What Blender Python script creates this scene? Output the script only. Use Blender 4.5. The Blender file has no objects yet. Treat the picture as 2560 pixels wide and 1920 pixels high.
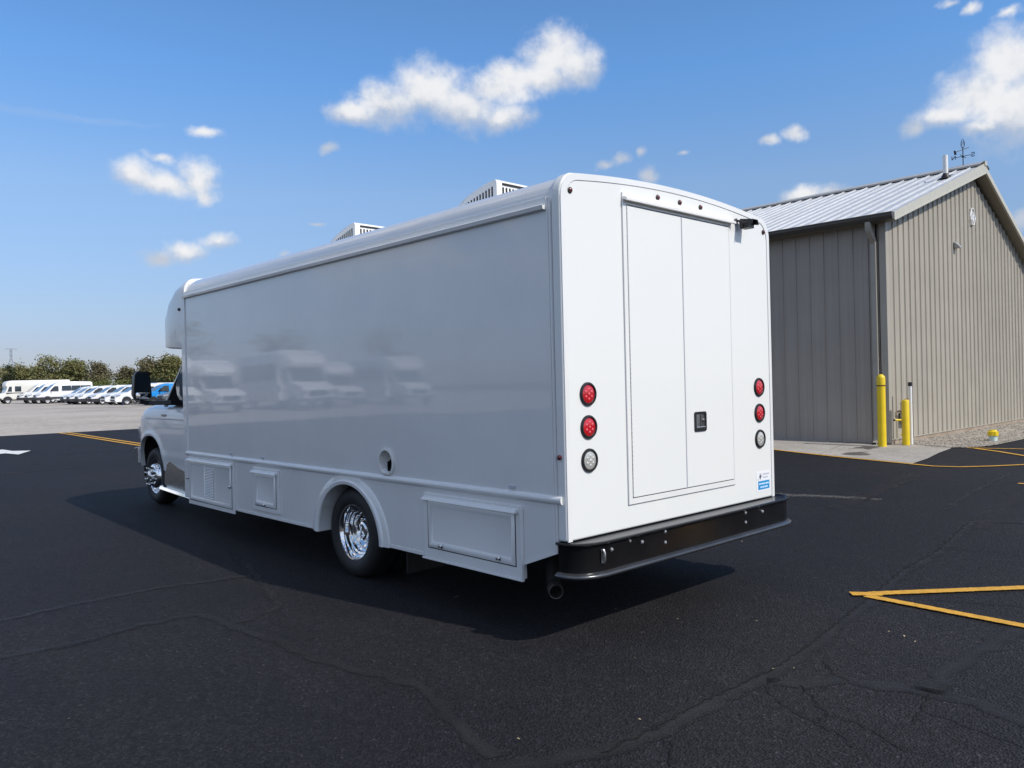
import bpy, bmesh, math, random
from mathutils import Vector, Matrix
from mathutils.geometry import tessellate_polygon
R = math.radians
random.seed(7)
S = bpy.context.scene
COL = S.collection

# ------------------------------------------------------------------ camera
cd = bpy.data.cameras.new('camera'); cam = bpy.data.objects.new('camera', cd); COL.objects.link(cam)
cd.sensor_fit = 'HORIZONTAL'; cd.sensor_width = 36.0; cd.lens = 36.0*1978.1/2560.0
cd.clip_start = 0.05; cd.clip_end = 6000
def cam_matrix(loc, yaw, pitch, roll):
    f = Vector((math.sin(yaw)*math.cos(pitch), math.cos(yaw)*math.cos(pitch), math.sin(pitch)))
    r = Vector((math.cos(yaw), -math.sin(yaw), 0)); u = r.cross(f)
    c, s = math.cos(roll), math.sin(roll)
    r2 = c*r+s*u; u2 = -s*r+c*u
    m = Matrix((r2, u2, -f)).transposed().to_4x4(); m.translation = Vector(loc)
    return m
cam.matrix_world = cam_matrix((-4.652, -3.228, 1.5896), 0.7507, -0.0017, -0.0234)
S.camera = cam

# ------------------------------------------------------------------ exposure
S.view_settings.view_transform = 'Standard'; S.view_settings.look = 'None'
S.view_settings.exposure = 0.0; S.view_settings.gamma = 1.0; S.view_settings.use_curve_mapping = False
S.cycles.use_denoising = True
S.cycles.max_bounces = 6; S.cycles.glossy_bounces = 4; S.cycles.transmission_bounces = 4; S.cycles.transparent_max_bounces = 8
S.cycles.caustics_reflective = False; S.cycles.caustics_refractive = False

# ------------------------------------------------------------------ sun
TO_SUN = Vector((0.20, -1.05, 1.0)).normalized()
SUN_EL = math.asin(TO_SUN.z); SUN_AZ = math.atan2(TO_SUN.x, TO_SUN.y)
sl = bpy.data.lights.new('sun', 'SUN'); so = bpy.data.objects.new('sun', sl); COL.objects.link(so)
sl.energy = 3.75; sl.angle = R(0.53); sl.color = (1.0, 0.93, 0.83)
so.rotation_euler = (-TO_SUN).to_track_quat('-Z', 'Y').to_euler(); so.location = (6, -30, 30)

# ------------------------------------------------------------------ sky with cumulus
W = bpy.data.worlds.new('World'); S.world = W; W.use_nodes = True
CLOUDS = [(0.559,0.326,0.031,0.013,1),(0.604,0.338,0.043,0.023,1),(0.657,0.352,0.047,0.03,1),(0.697,0.339,0.05,0.026,1),(0.749,0.325,0.035,0.015,1),(0.815,0.39,0.034,0.026,1),(0.844,0.378,0.03,0.022,1),(0.797,0.368,0.047,0.018,1),(0.756,0.374,0.035,0.013,0.9),(0.744,0.357,0.047,0.02,1),
 (0.315,0.242,0.024,0.014,0.95),(0.339,0.236,0.035,0.014,0.95),(0.377,0.244,0.023,0.02,0.95),(0.384,0.226,0.015,0.011,0.9),(0.338,0.262,0.019,0.006,0.8),(0.335,0.151,0.021,0.01,0.85),(0.362,0.16,0.025,0.013,0.85),(0.396,0.172,0.023,0.01,0.85),(0.386,0.294,0.023,0.007,0.7),(0.53,0.287,0.012,0.008,0.65),(0.515,0.198,0.012,0.004,0.65),(0.473,0.161,0.008,0.004,0.8),
 (0.876,0.267,0.015,0.006,0.8),(0.896,0.27,0.011,0.008,0.85),(0.918,0.276,0.008,0.007,0.8),(0.93,0.25,0.012,0.011,0.9),(0.968,0.271,0.007,0.004,0.8),(1.073,0.277,0.013,0.007,0.85),(1.104,0.28,0.012,0.009,0.9),
 (1.322,0.319,0.036,0.031,1),(1.292,0.293,0.038,0.027,1),(1.325,0.273,0.044,0.036,1),(1.261,0.276,0.031,0.014,0.95),(1.227,0.269,0.014,0.01,0.95),(1.296,0.258,0.025,0.009,0.95),(1.263,0.385,0.01,0.005,0.75),(1.283,0.375,0.009,0.007,0.85),(1.321,0.363,0.012,0.006,0.8),(1.111,0.211,0.024,0.01,1),(1.141,0.213,0.016,0.007,0.95),(1.327,0.161,0.011,0.011,0.95)]
def build_world():
    nt = W.node_tree; N = nt.nodes; L = nt.links; N.clear()
    W.cycles.sampling_method = 'MANUAL'; W.cycles.sample_map_resolution = 512
    def nd(t, **k):
        n = N.new(t)
        for a, b in k.items(): setattr(n, a, b)
        return n
    def mth(op, a, b=None, c=None):
        n = nd('ShaderNodeMath', operation=op)
        for i, v in enumerate((a, b, c)):
            if v is None: continue
            if isinstance(v, (int, float)): n.inputs[i].default_value = v
            else: L.new(v, n.inputs[i])
        return n.outputs[0]
    def smooth(src, a, b, lo=0.0, hi=1.0):
        n = nd('ShaderNodeMapRange', interpolation_type='SMOOTHSTEP'); L.new(src, n.inputs[0])
        for i, v in zip((1, 2, 3, 4), (a, b, lo, hi)): n.inputs[i].default_value = v
        return n.outputs[0]
    def fbm(scale, detail, rough):
        n = nd('ShaderNodeTexNoise'); n.inputs['Scale'].default_value = scale; n.inputs['Detail'].default_value = detail; n.inputs['Roughness'].default_value = rough
        L.new(geo.outputs['Generated'], n.inputs['Vector']); return n
    out = nd('ShaderNodeOutputWorld')
    sky = nd('ShaderNodeTexSky', sky_type='NISHITA'); sky.sun_disc = False
    sky.sun_elevation = SUN_EL; sky.sun_rotation = SUN_AZ
    sky.altitude = 200; sky.air_density = 1.0; sky.dust_density = 0.6; sky.ozone_density = 2.2
    geo = nd('ShaderNodeTexCoord'); sep = nd('ShaderNodeSeparateXYZ'); L.new(geo.outputs['Generated'], sep.inputs[0])
    # sky tint: deeper blue partway up, cut overhead to neutralise shade, paler low down
    rp = nd('ShaderNodeValToRGB'); L.new(sep.outputs[2], rp.inputs[0]); e = rp.color_ramp.elements
    st = [(0.0, (.60, .62, .86)), (.05, (.70, .70, .92)), (.10, (.84, .86, 1.02)), (.23, (1.17, 1.25, 1.36)), (.36, (.95, 1.40, 1.75)), (1.0, (1.13, 1.23, 1.4))]
    while len(e) < len(st): e.new(.5)
    for i, (p, c) in enumerate(st): e[i].position = p; e[i].color = (*[x/2 for x in c], 1)
    tint = nd('ShaderNodeMix', data_type='RGBA', blend_type='MULTIPLY'); tint.inputs[0].default_value = 1
    L.new(sky.outputs[0], tint.inputs[6]); L.new(rp.outputs[0], tint.inputs[7])
    dbl = nd('ShaderNodeVectorMath', operation='SCALE'); L.new(tint.outputs[2], dbl.inputs[0]); dbl.inputs['Scale'].default_value = 2.0
    air = dbl.outputs[0]
    az = mth('ARCTAN2', sep.outputs[0], sep.outputs[1]); el = mth('ARCSINE', sep.outputs[2])
    cmb = nd('ShaderNodeCombineXYZ'); L.new(az, cmb.inputs[0]); L.new(el, cmb.inputs[1])
    K = 8.0; STR = 0.11
    def background(fac, litv):
        cc = nd('ShaderNodeMix', data_type='RGBA'); L.new(litv, cc.inputs[0])
        cc.inputs[6].default_value = (.60*K, .665*K, .78*K, 1); cc.inputs[7].default_value = (1.02*K, 1.02*K, 1.03*K, 1)
        mx = nd('ShaderNodeMix', data_type='RGBA'); L.new(fac, mx.inputs[0]); L.new(air, mx.inputs[6]); L.new(cc.outputs[2], mx.inputs[7])
        bg = nd('ShaderNodeBackground'); L.new(mx.outputs[2], bg.inputs['Color']); bg.inputs['Strength'].default_value = STR
        return bg.outputs[0]
    # clouds in view, in azimuth and elevation
    wn = fbm(17, 4, .6)
    sb = nd('ShaderNodeVectorMath', operation='SUBTRACT'); L.new(wn.outputs['Color'], sb.inputs[0]); sb.inputs[1].default_value = (.5, .5, .5)
    wv = nd('ShaderNodeVectorMath', operation='MULTIPLY_ADD'); L.new(sb.outputs[0], wv.inputs[0]); wv.inputs[1].default_value = (.038, .026, 0); L.new(cmb.outputs[0], wv.inputs[2])
    v = wv.outputs[0]
    fine = fbm(42, 6, .56); fo = mth('SUBTRACT', fine.outputs['Fac'], .5)
    fine2 = fbm(150, 4, .6); f2 = mth('SUBTRACT', fine2.outputs['Fac'], .5)
    def region(clouds):
        cur = None; top = None
        for (a, e_, ra, re, m) in clouds:
            ra *= 1.32; re *= 1.32
            n = nd('ShaderNodeVectorMath', operation='MULTIPLY_ADD'); L.new(v, n.inputs[0])
            n.inputs[1].default_value = (1/ra, 1/re, 0); n.inputs[2].default_value = (-a/ra, -e_/re, 0)
            ln = nd('ShaderNodeVectorMath', operation='LENGTH'); L.new(n.outputs[0], ln.inputs[0])
            q = mth('SUBTRACT', m, ln.outputs['Value'])
            cur = q if cur is None else mth('SMOOTH_MAX', cur, q, .25)
            if ra > .03:
                sy = nd('ShaderNodeSeparateXYZ'); L.new(n.outputs[0], sy.inputs[0])
                t = mth('SUBTRACT', sy.outputs[1], mth('MULTIPLY', ln.outputs['Value'], 1.1))
                top = t if top is None else mth('SMOOTH_MAX', top, t, .4)
        d = mth('ADD', mth('ADD', cur, mth('MULTIPLY', fo, 1.0)), mth('MULTIPLY', f2, .2))
        fac = mth('MULTIPLY', smooth(d, -.18, .80), .96)
        if top is None: top = cur
        lit = smooth(mth('ADD', top, mth('MULTIPLY', fo, 1.8)), -1.15, .12)
        return fac, lit
    # thin old contrail
    trn = nd('ShaderNodeVectorMath', operation='MULTIPLY_ADD'); L.new(v, trn.inputs[0])
    trn.inputs[1].default_value = (1/.16, 1/.007, 0); trn.inputs[2].default_value = (-.22/.16, -.2965/.007, 0)
    tl = nd('ShaderNodeVectorMath', operation='LENGTH'); L.new(trn.outputs[0], tl.inputs[0])
    tr = smooth(tl.outputs['Value'], 1.0, 0.0, 0.0, .12)
    # unseen clouds outside these azimuths, cover added to whiten the ambient light
    wide = fbm(5.5, 6, .58); wf = smooth(mth('ADD', wide.outputs['Fac'], mth('MULTIPLY', fo, .25)), .46, .60)
    wf = mth('MULTIPLY', wf, smooth(sep.outputs[2], .08, .2))
    outside = mth('SUBTRACT', 1.0, mth('MULTIPLY', smooth(az, -.08, .09), smooth(az, 1.62, 1.44)))
    sh = background(mth('MULTIPLY', wf, outside), smooth(wide.outputs['Fac'], .8, .6))
    for lo, hi in ((.1, .455), (.455, 1.01), (1.01, 1.43)):
        fac, lit = region([c for c in CLOUDS if lo <= c[0] < hi])
        if lo < .2: fac = mth('MAXIMUM', fac, tr)
        b = background(fac, lit)
        inside = mth('MULTIPLY', mth('MULTIPLY', mth('GREATER_THAN', az, lo), mth('LESS_THAN', az, hi)), mth('MULTIPLY', mth('GREATER_THAN', el, .10), mth('LESS_THAN', el, .50)))
        ms = nd('ShaderNodeMixShader'); L.new(inside, ms.inputs[0]); L.new(sh, ms.inputs[1]); L.new(b, ms.inputs[2]); sh = ms.outputs[0]
    L.new(sh, out.inputs[0])
build_world()

# ------------------------------------------------------------------ materials
def principled(name, col, rough=.5, metal=0.0, coat=0.0, coat_rough=.03, spec=.5):
    m = bpy.data.materials.new(name); m.use_nodes = True
    b = m.node_tree.nodes['Principled BSDF']
    b.inputs['Base Color'].default_value = (*col, 1); b.inputs['Roughness'].default_value = rough
    b.inputs['Metallic'].default_value = metal; b.inputs['Coat Weight'].default_value = coat
    b.inputs['Coat Roughness'].default_value = coat_rough; b.inputs['Specular IOR Level'].default_value = spec
    return m, m.node_tree, b
def noise(nt, scale, detail=4, rough=.55, coord='Object', stretch=None):
    tc = nt.nodes.new('ShaderNodeTexCoord'); n = nt.nodes.new('ShaderNodeTexNoise')
    n.inputs['Scale'].default_value = scale; n.inputs['Detail'].default_value = detail; n.inputs['Roughness'].default_value = rough
    if stretch:
        mp = nt.nodes.new('ShaderNodeMapping'); mp.inputs['Scale'].default_value = stretch
        nt.links.new(tc.outputs[coord], mp.inputs[0]); nt.links.new(mp.outputs[0], n.inputs['Vector'])
    else: nt.links.new(tc.outputs[coord], n.inputs['Vector'])
    return n
def ramp(nt, src, stops):
    r = nt.nodes.new('ShaderNodeValToRGB'); e = r.color_ramp.elements
    while len(e) < len(stops): e.new(.5)
    for i, (p, c) in enumerate(stops): e[i].position = p; e[i].color = (*c, 1)
    nt.links.new(src, r.inputs[0]); return r
def bump(nt, b, src, strength, dist, prev=None):
    n = nt.nodes.new('ShaderNodeBump'); n.inputs['Strength'].default_value = strength; n.inputs['Distance'].default_value = dist
    nt.links.new(src, n.inputs['Height'])
    if prev: nt.links.new(prev.outputs[0], n.inputs['Normal'])
    nt.links.new(n.outputs[0], b.inputs['Normal']); return n
def simple(name, col, rough=.5, metal=0.0, var=.12, scale=6.0, coat=0.0, bmp=0.0, bscale=80.0):
    m, nt, b = principled(name, col, rough, metal, coat)
    n = noise(nt, scale, 5)
    lo = tuple(max(0, c*(1-var)) for c in col); hi = tuple(min(1, c*(1+var)) for c in col)
    r = ramp(nt, n.outputs['Fac'], [(.3, lo), (.7, hi)]); nt.links.new(r.outputs[0], b.inputs['Base Color'])
    rr = nt.nodes.new('ShaderNodeMapRange'); nt.links.new(n.outputs['Fac'], rr.inputs[0])
    rr.inputs[3].default_value = max(.02, rough*.85); rr.inputs[4].default_value = min(1, rough*1.15); nt.links.new(rr.outputs[0], b.inputs['Roughness'])
    if bmp: bump(nt, b, noise(nt, bscale, 3).outputs['Fac'], 1.0, bmp)
    return m
M = {}
def mat_panel():
    m, nt, b = principled('white_gloss_panel', (.77, .775, .77), .32, 0, 1.0, .035)
    n = noise(nt, .8, 1.4, .35, stretch=(1, .7, 1.0)); bp_ = bump(nt, b, n.outputs['Fac'], 1.0, .0042); nt.links.new(bp_.outputs[0], b.inputs['Coat Normal'])
    d = noise(nt, 2.2, 6); r = ramp(nt, d.outputs['Fac'], [(.35, (.74, .745, .74)), (.7, (.79, .79, .785))]); nt.links.new(r.outputs[0], b.inputs['Base Color'])
    return m
M['panel'] = mat_panel()
M['white'] = simple('white_paint', (.78, .785, .775), .3, 0, .03, 2.0, coat=.6)
M['cap'] = simple('white_fibreglass', (.79, .80, .785), .30, 0, .006, .6, coat=.4)
M['cream'] = simple('white_plastic', (.74, .73, .70), .4, 0, .03)
M['alu'] = simple('brushed_aluminium', (.72, .72, .72), .3, .85, .08, 20)
M['chrome'] = simple('chrome', (.82, .82, .82), .05, 1.0, .05, 4)
M['tread_plate'] = None
M['rubber'] = simple('tyre_rubber', (.014, .014, .015), .62, 0, .25, 12, bmp=.0008, bscale=150)
M['black'] = simple('black_plastic', (.012, .012, .014), .42, 0, .2, 8)
M['bumper'] = simple('black_powdercoat', (.006, .006, .007), .24, 0, .25, 5)
M['flat_black'], _n, _b = principled('matte_black', (.008, .008, .009), .95, 0, 0, .1, .08)
bump(_n, _b, noise(_n, 90, 3).outputs['Fac'], .5, .001)
M['lipsheen'] = simple('black_lip_sky_sheen', (.11, .115, .125), .24, .75, .15, 8)  # lip is black like the bumper; paler metal here stands for sky sheen
M['seam'] = simple('dark_seam', (.05, .05, .052), .7, 0, .2)
M['under'] = simple('underbody', (.012, .012, .012), .8, 0, .3, 5)
M['redlens'] = simple('red_lens', (.50, .008, .014), .12, 0, .2, 30, coat=.8)
M['redled'] = simple('red_reflector', (.85, .13, .17), .15, .2, .1, 30, coat=.6)
M['clearlens'] = simple('clear_lens', (.50, .50, .47), .15, .2, .15, 40, coat=.8)
M['clearled'] = simple('clear_reflector', (.85, .85, .80), .12, .5, .1, 40)
M['amber'] = simple('dark_red_marker', (.10, .012, .014), .2, 0, .2, 30, coat=.6)
M['steel'] = simple('dull_steel', (.42, .41, .40), .32, .9, .15, 15)
M['darksteel'] = simple('exhaust_steel', (.15, .14, .135), .5, .8, .3, 18)
M['blue'] = simple('sticker_blue', (.02, .27, .60), .4, 0, .03)
M['stickerwhite'] = simple('sticker_white', (.82, .83, .86), .4, 0, .02)
M['stickergrey'] = simple('sticker_grey', (.50, .52, .58), .5, 0, .03)
M['navy'] = simple('sticker_navy', (.012, .02, .06), .5, 0, .03)
M['paleblue'] = simple('sticker_paleblue', (.55, .74, .92), .5, 0, .03)
def mat_glass(name, col):
    m, nt, b = principled(name, col, .06, 0, .5)
    n = noise(nt, 3); r = ramp(nt, n.outputs['Fac'], [(.3, tuple(c*.8 for c in col)), (.7, tuple(c*1.2 for c in col))]); nt.links.new(r.outputs[0], b.inputs['Base Color'])
    return m
M['glass'] = mat_glass('dark_glass', (.02, .028, .035))
M['bluglass'] = mat_glass('tinted_cab_glass', (.05, .09, .12))
def mat_treadplate():
    m, nt, b = principled('diamond_tread_plate', (.55, .52, .47), .25, .95)
    tc = nt.nodes.new('ShaderNodeTexCoord'); v = nt.nodes.new('ShaderNodeTexVoronoi'); v.inputs['Scale'].default_value = 55
    mp = nt.nodes.new('ShaderNodeMapping'); mp.inputs['Rotation'].default_value = (R(45), 0, 0)
    nt.links.new(tc.outputs['Object'], mp.inputs[0]); nt.links.new(mp.outputs[0], v.inputs['Vector'])
    bump(nt, b, v.outputs['Distance'], 1.0, .0025); return m
M['tread_plate'] = mat_treadplate()
def mat_asphalt():
    m, nt, b = principled('sealed_asphalt', (.03, .03, .034), .62, 0, 0, .1, .28)
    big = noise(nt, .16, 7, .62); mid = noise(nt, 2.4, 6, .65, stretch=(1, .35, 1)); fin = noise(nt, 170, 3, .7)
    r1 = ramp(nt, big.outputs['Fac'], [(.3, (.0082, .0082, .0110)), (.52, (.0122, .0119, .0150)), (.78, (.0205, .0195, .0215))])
    r2 = ramp(nt, mid.outputs['Fac'], [(.3, (.7, .7, .7)), (.72, (1.3, 1.28, 1.25))])
    tc = nt.nodes.new('ShaderNodeTexCoord'); vor = nt.nodes.new('ShaderNodeTexVoronoi'); vor.inputs['Scale'].default_value = 78; nt.links.new(tc.outputs['Object'], vor.inputs['Vector'])
    r3 = ramp(nt, vor.outputs['Color'], [(.0, (.25, .25, .28)), (.5, (.9, .9, .92)), (.88, (1.8, 1.77, 1.75)), (.975, (4.2, 4.0, 3.9))])
    def mul(a, c):
        x = nt.nodes.new('ShaderNodeMix'); x.data_type = 'RGBA'; x.blend_type = 'MULTIPLY'; x.inputs[0].default_value = 1
        nt.links.new(a, x.inputs[6]); nt.links.new(c, x.inputs[7]); return x.outputs[2]
    mot = noise(nt, 26, 4, .7); r4 = ramp(nt, mot.outputs['Fac'], [(.3, (.66, .66, .68)), (.7, (1.38, 1.36, 1.34))])
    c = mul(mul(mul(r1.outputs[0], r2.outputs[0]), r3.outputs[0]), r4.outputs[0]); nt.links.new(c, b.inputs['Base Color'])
    rr = nt.nodes.new('ShaderNodeMapRange'); nt.links.new(mid.outputs['Fac'], rr.inputs[0]); rr.inputs[3].default_value = .6; rr.inputs[4].default_value = .88
    nt.links.new(rr.outputs[0], b.inputs['Roughness'])
    b1 = bump(nt, b, vor.outputs['Distance'], 1.0, .012); bump(nt, b, fin.outputs['Fac'], .7, .004, b1)
    return m
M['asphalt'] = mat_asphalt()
def mat_strip(name, col, lo, hi, scale, rough, hard=.15):
    """thin overlay whose edge frays: the 'fade' attribute is 0 at its rim and 1 inside"""
    m, nt, b = principled(name, col, rough, 0, 0, .1, .4)
    at = nt.nodes.new('ShaderNodeAttribute'); at.attribute_name = 'fade'
    n = noise(nt, scale, 6, .65)
    a = nt.nodes.new('ShaderNodeMath'); a.operation = 'ADD'; nt.links.new(at.outputs['Fac'], a.inputs[0]); nt.links.new(n.outputs['Fac'], a.inputs[1])
    mr = nt.nodes.new('ShaderNodeMapRange'); nt.links.new(a.outputs[0], mr.inputs[0]); mr.inputs[1].default_value = lo; mr.inputs[2].default_value = hi
    nt.links.new(mr.outputs[0], b.inputs['Alpha'])
    n2 = noise(nt, scale*.6, 5); r = ramp(nt, n2.outputs['Fac'], [(.3, tuple(c*.8 for c in col)), (.75, tuple(c*1.2 for c in col))]); nt.links.new(r.outputs[0], b.inputs['Base Color'])
    bump(nt, b, noise(nt, 120, 3).outputs['Fac'], .6, .002)
    return m
M['seal'] = mat_strip('crack_sealer', (.0195, .019, .020), .7, 1.8, 4, .66)
M['crack'] = mat_strip('open_crack', (.003, .003, .003), 1.0, 1.25, 9, .95)
M['worn'] = mat_strip('worn_aggregate', (.14, .133, .12), 1.32, 1.6, 26, .85)
M['tyremark'] = mat_strip('dusty_tyre_mark', (.034, .031, .031), 1.05, 2.3, 5, .8)
M['yellow'] = mat_strip('yellow_line_paint', (.60, .32, .035), .82, 1.15, 30, .65)
M['whiteline'] = mat_strip('white_line_paint', (.72, .72, .70), .5, .7, 30, .6)
M['stain'] = mat_strip('water_stain', (.10, .09, .08), .8, 1.6, 5, .7)
def mat_ground(name, stops, big, small, bmp, rough=.9):
    m, nt, b = principled(name, stops[0][1], rough, 0, 0, .1, .25)
    n1 = noise(nt, big, 7, .65); n2 = noise(nt, small, 5, .7)
    r = ramp(nt, n1.outputs['Fac'], stops); r2 = ramp(nt, n2.outputs['Fac'], [(.3, (.72, .72, .72)), (.7, (1.22, 1.2, 1.18))])
    x = nt.nodes.new('ShaderNodeMix'); x.data_type = 'RGBA'; x.blend_type = 'MULTIPLY'; x.inputs[0].default_value = 1
    nt.links.new(r.outputs[0], x.inputs[6]); nt.links.new(r2.outputs[0], x.inputs[7]); nt.links.new(x.outputs[2], b.inputs['Base Color'])
    bump(nt, b, n2.outputs['Fac'], .8, bmp); return m
M['concrete'] = mat_ground('concrete', [(.3, (.30, .28, .25)), (.7, (.41, .385, .345))], .8, 14, .004)
M['gravel'] = mat_ground('gravel_lot', [(.28, (.30, .275, .245)), (.5, (.42, .385, .345)), (.75, (.50, .46, .41))], .12, 5, .03)
M['stones'] = mat_ground('crushed_stone', [(.3, (.27, .245, .21)), (.7, (.43, .395, .345))], 3, 25, .015)
M['grass'] = mat_ground('dry_grass', [(.3, (.05, .06, .022)), (.7, (.12, .11, .05))], .05, 2, .05)
M['foundation'] = mat_ground('foundation_concrete', [(.3, (.26, .20, .15)), (.7, (.40, .34, .28))], 2, 20, .004)
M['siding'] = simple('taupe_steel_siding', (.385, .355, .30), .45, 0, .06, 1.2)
M['sidingshade'] = simple('taupe_steel_siding_shaded', (.345, .305, .265), .5, 0, .06, 1.0)  # same paint as the gable, darker copy for the shaded side wall
def per_panel(m, amt):
    nt = m.node_tree; b = nt.nodes['Principled BSDF']; lk = b.inputs['Base Color'].links[0]; src = lk.from_socket
    oi = nt.nodes.new('ShaderNodeObjectInfo'); mr = nt.nodes.new('ShaderNodeMapRange'); mr.inputs[3].default_value = 1-amt; mr.inputs[4].default_value = 1+amt
    nt.links.new(oi.outputs['Random'], mr.inputs[0])
    st_ = noise(nt, 1.0, 6, .7, stretch=(9, 9, .35)); r = ramp(nt, st_.outputs['Fac'], [(.3, (.93, .925, .91)), (.7, (1.04, 1.04, 1.04))])
    x = nt.nodes.new('ShaderNodeMix'); x.data_type = 'RGBA'; x.blend_type = 'MULTIPLY'; x.inputs[0].default_value = 1
    nt.links.new(src, x.inputs[6]); nt.links.new(r.outputs[0], x.inputs[7])
    v = nt.nodes.new('ShaderNodeVectorMath'); v.operation = 'SCALE'; nt.links.new(x.outputs[2], v.inputs[0]); nt.links.new(mr.outputs[0], v.inputs['Scale'])
    nt.links.new(v.outputs[0], b.inputs['Base Color'])
per_panel(M['siding'], .035); per_panel(M['sidingshade'], .03)
M['trim'] = simple('stone_trim_steel', (.50, .485, .42), .45, 0, .04)
M['gutter'] = simple('bronze_gutter', (.075, .066, .056), .4, 0, .1)
M['soffit'] = simple('soffit_steel', (.24, .215, .165), .6, 0, .06)
M['roof'] = simple('galvalume_roof', (.60, .61, .62), .42, .35, .06, 2.5)
M['ridge'] = simple('ridge_cap_steel', (.42, .41, .385), .5, .1, .05)
per_panel(M['roof'], .05)
M['pvc'] = simple('white_pvc', (.78, .78, .78), .4, 0, .03)
M['boltyellow'] = simple('yellow_enamel', (.78, .56, .012), .42, 0, .06, 5)
M['bandred'] = simple('dark_band', (.07, .01, .008), .5)
M['capblack'] = simple('black_cap', (.015, .012, .012), .5)
M['galv'] = simple('galvanised_box', (.40, .41, .40), .5, .4, .1)
M['copper'] = simple('weathered_pipe', (.20, .12, .08), .5, .3, .2)
M['paleteal'] = simple('pale_teal_pipe', (.52, .66, .64), .5, 0, .05)
M['iron'] = simple('black_iron', (.012, .013, .02), .5, .3, .2)
M['emblem'] = simple('emblem_white', (.82, .83, .85), .35, 0, .03)
M['vanwhite'] = simple('van_white', (.80, .81, .82), .3, 0, .02, 1, coat=.6)
M['boxwhite'] = simple('truck_cream_white', (.80, .79, .74), .35, 0, .03, 1, coat=.3)
M['vanblue'] = simple('van_blue', (.008, .27, .72), .3, 0, .05, 1, coat=.6)
M['vangrey'] = simple('car_grey', (.10, .105, .115), .3, .3, .1, 2, coat=.6)
M['cladding'] = simple('dark_cladding', (.022, .024, .032), .6, 0, .2)
M['lampglass'] = simple('headlamp', (.45, .47, .5), .1, .5, .25, 20, coat=.6)
M['wheelgrey'] = simple('wheel_silver', (.50, .51, .53), .4, .6, .1)
M['bark'] = simple('bark', (.07, .055, .042), .9, 0, .3, 6)
def mat_leaf(name, stops):
    m, nt, b = principled(name, stops[0][1], .7, 0, 0, .1, .2)
    n = noise(nt, .45, 4, .7); r = ramp(nt, n.outputs['Fac'], stops); nt.links.new(r.outputs[0], b.inputs['Base Color'])
    tr = nt.nodes.new('ShaderNodeBsdfTranslucent'); nt.links.new(r.outputs[0], tr.inputs[0])
    mx = nt.nodes.new('ShaderNodeMixShader'); mx.inputs[0].default_value = .25
    out = nt.nodes['Material Output']; nt.links.new(b.outputs[0], mx.inputs[1]); nt.links.new(tr.outputs[0], mx.inputs[2]); nt.links.new(mx.outputs[0], out.inputs[0])
    return m
M['leaf_olive'] = mat_leaf('leaf_olive', [(.3, (.15, .165, .07)), (.5, (.22, .22, .095)), (.7, (.29, .245, .115))])
M['leaf_green'] = mat_leaf('leaf_green', [(.3, (.10, .135, .04)), (.5, (.16, .195, .06)), (.7, (.22, .21, .075))])
M['leaf_brown'] = mat_leaf('leaf_brown', [(.3, (.13, .125, .08)), (.5, (.18, .165, .095)), (.7, (.24, .195, .115))])
M['leaf_dark'] = mat_leaf('leaf_dark', [(.3, (.016, .028, .018)), (.7, (.035, .05, .028))])
M['pylon'] = simple('galvanised_lattice', (.42, .46, .52), .6, .2, .05)
M['housebrown'] = simple('brown_wall', (.16, .075, .05), .8, 0, .15)
M['leaflitter'] = simple('leaf_litter', (.42, .33, .2), .8, 0, .35, 30)

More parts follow.
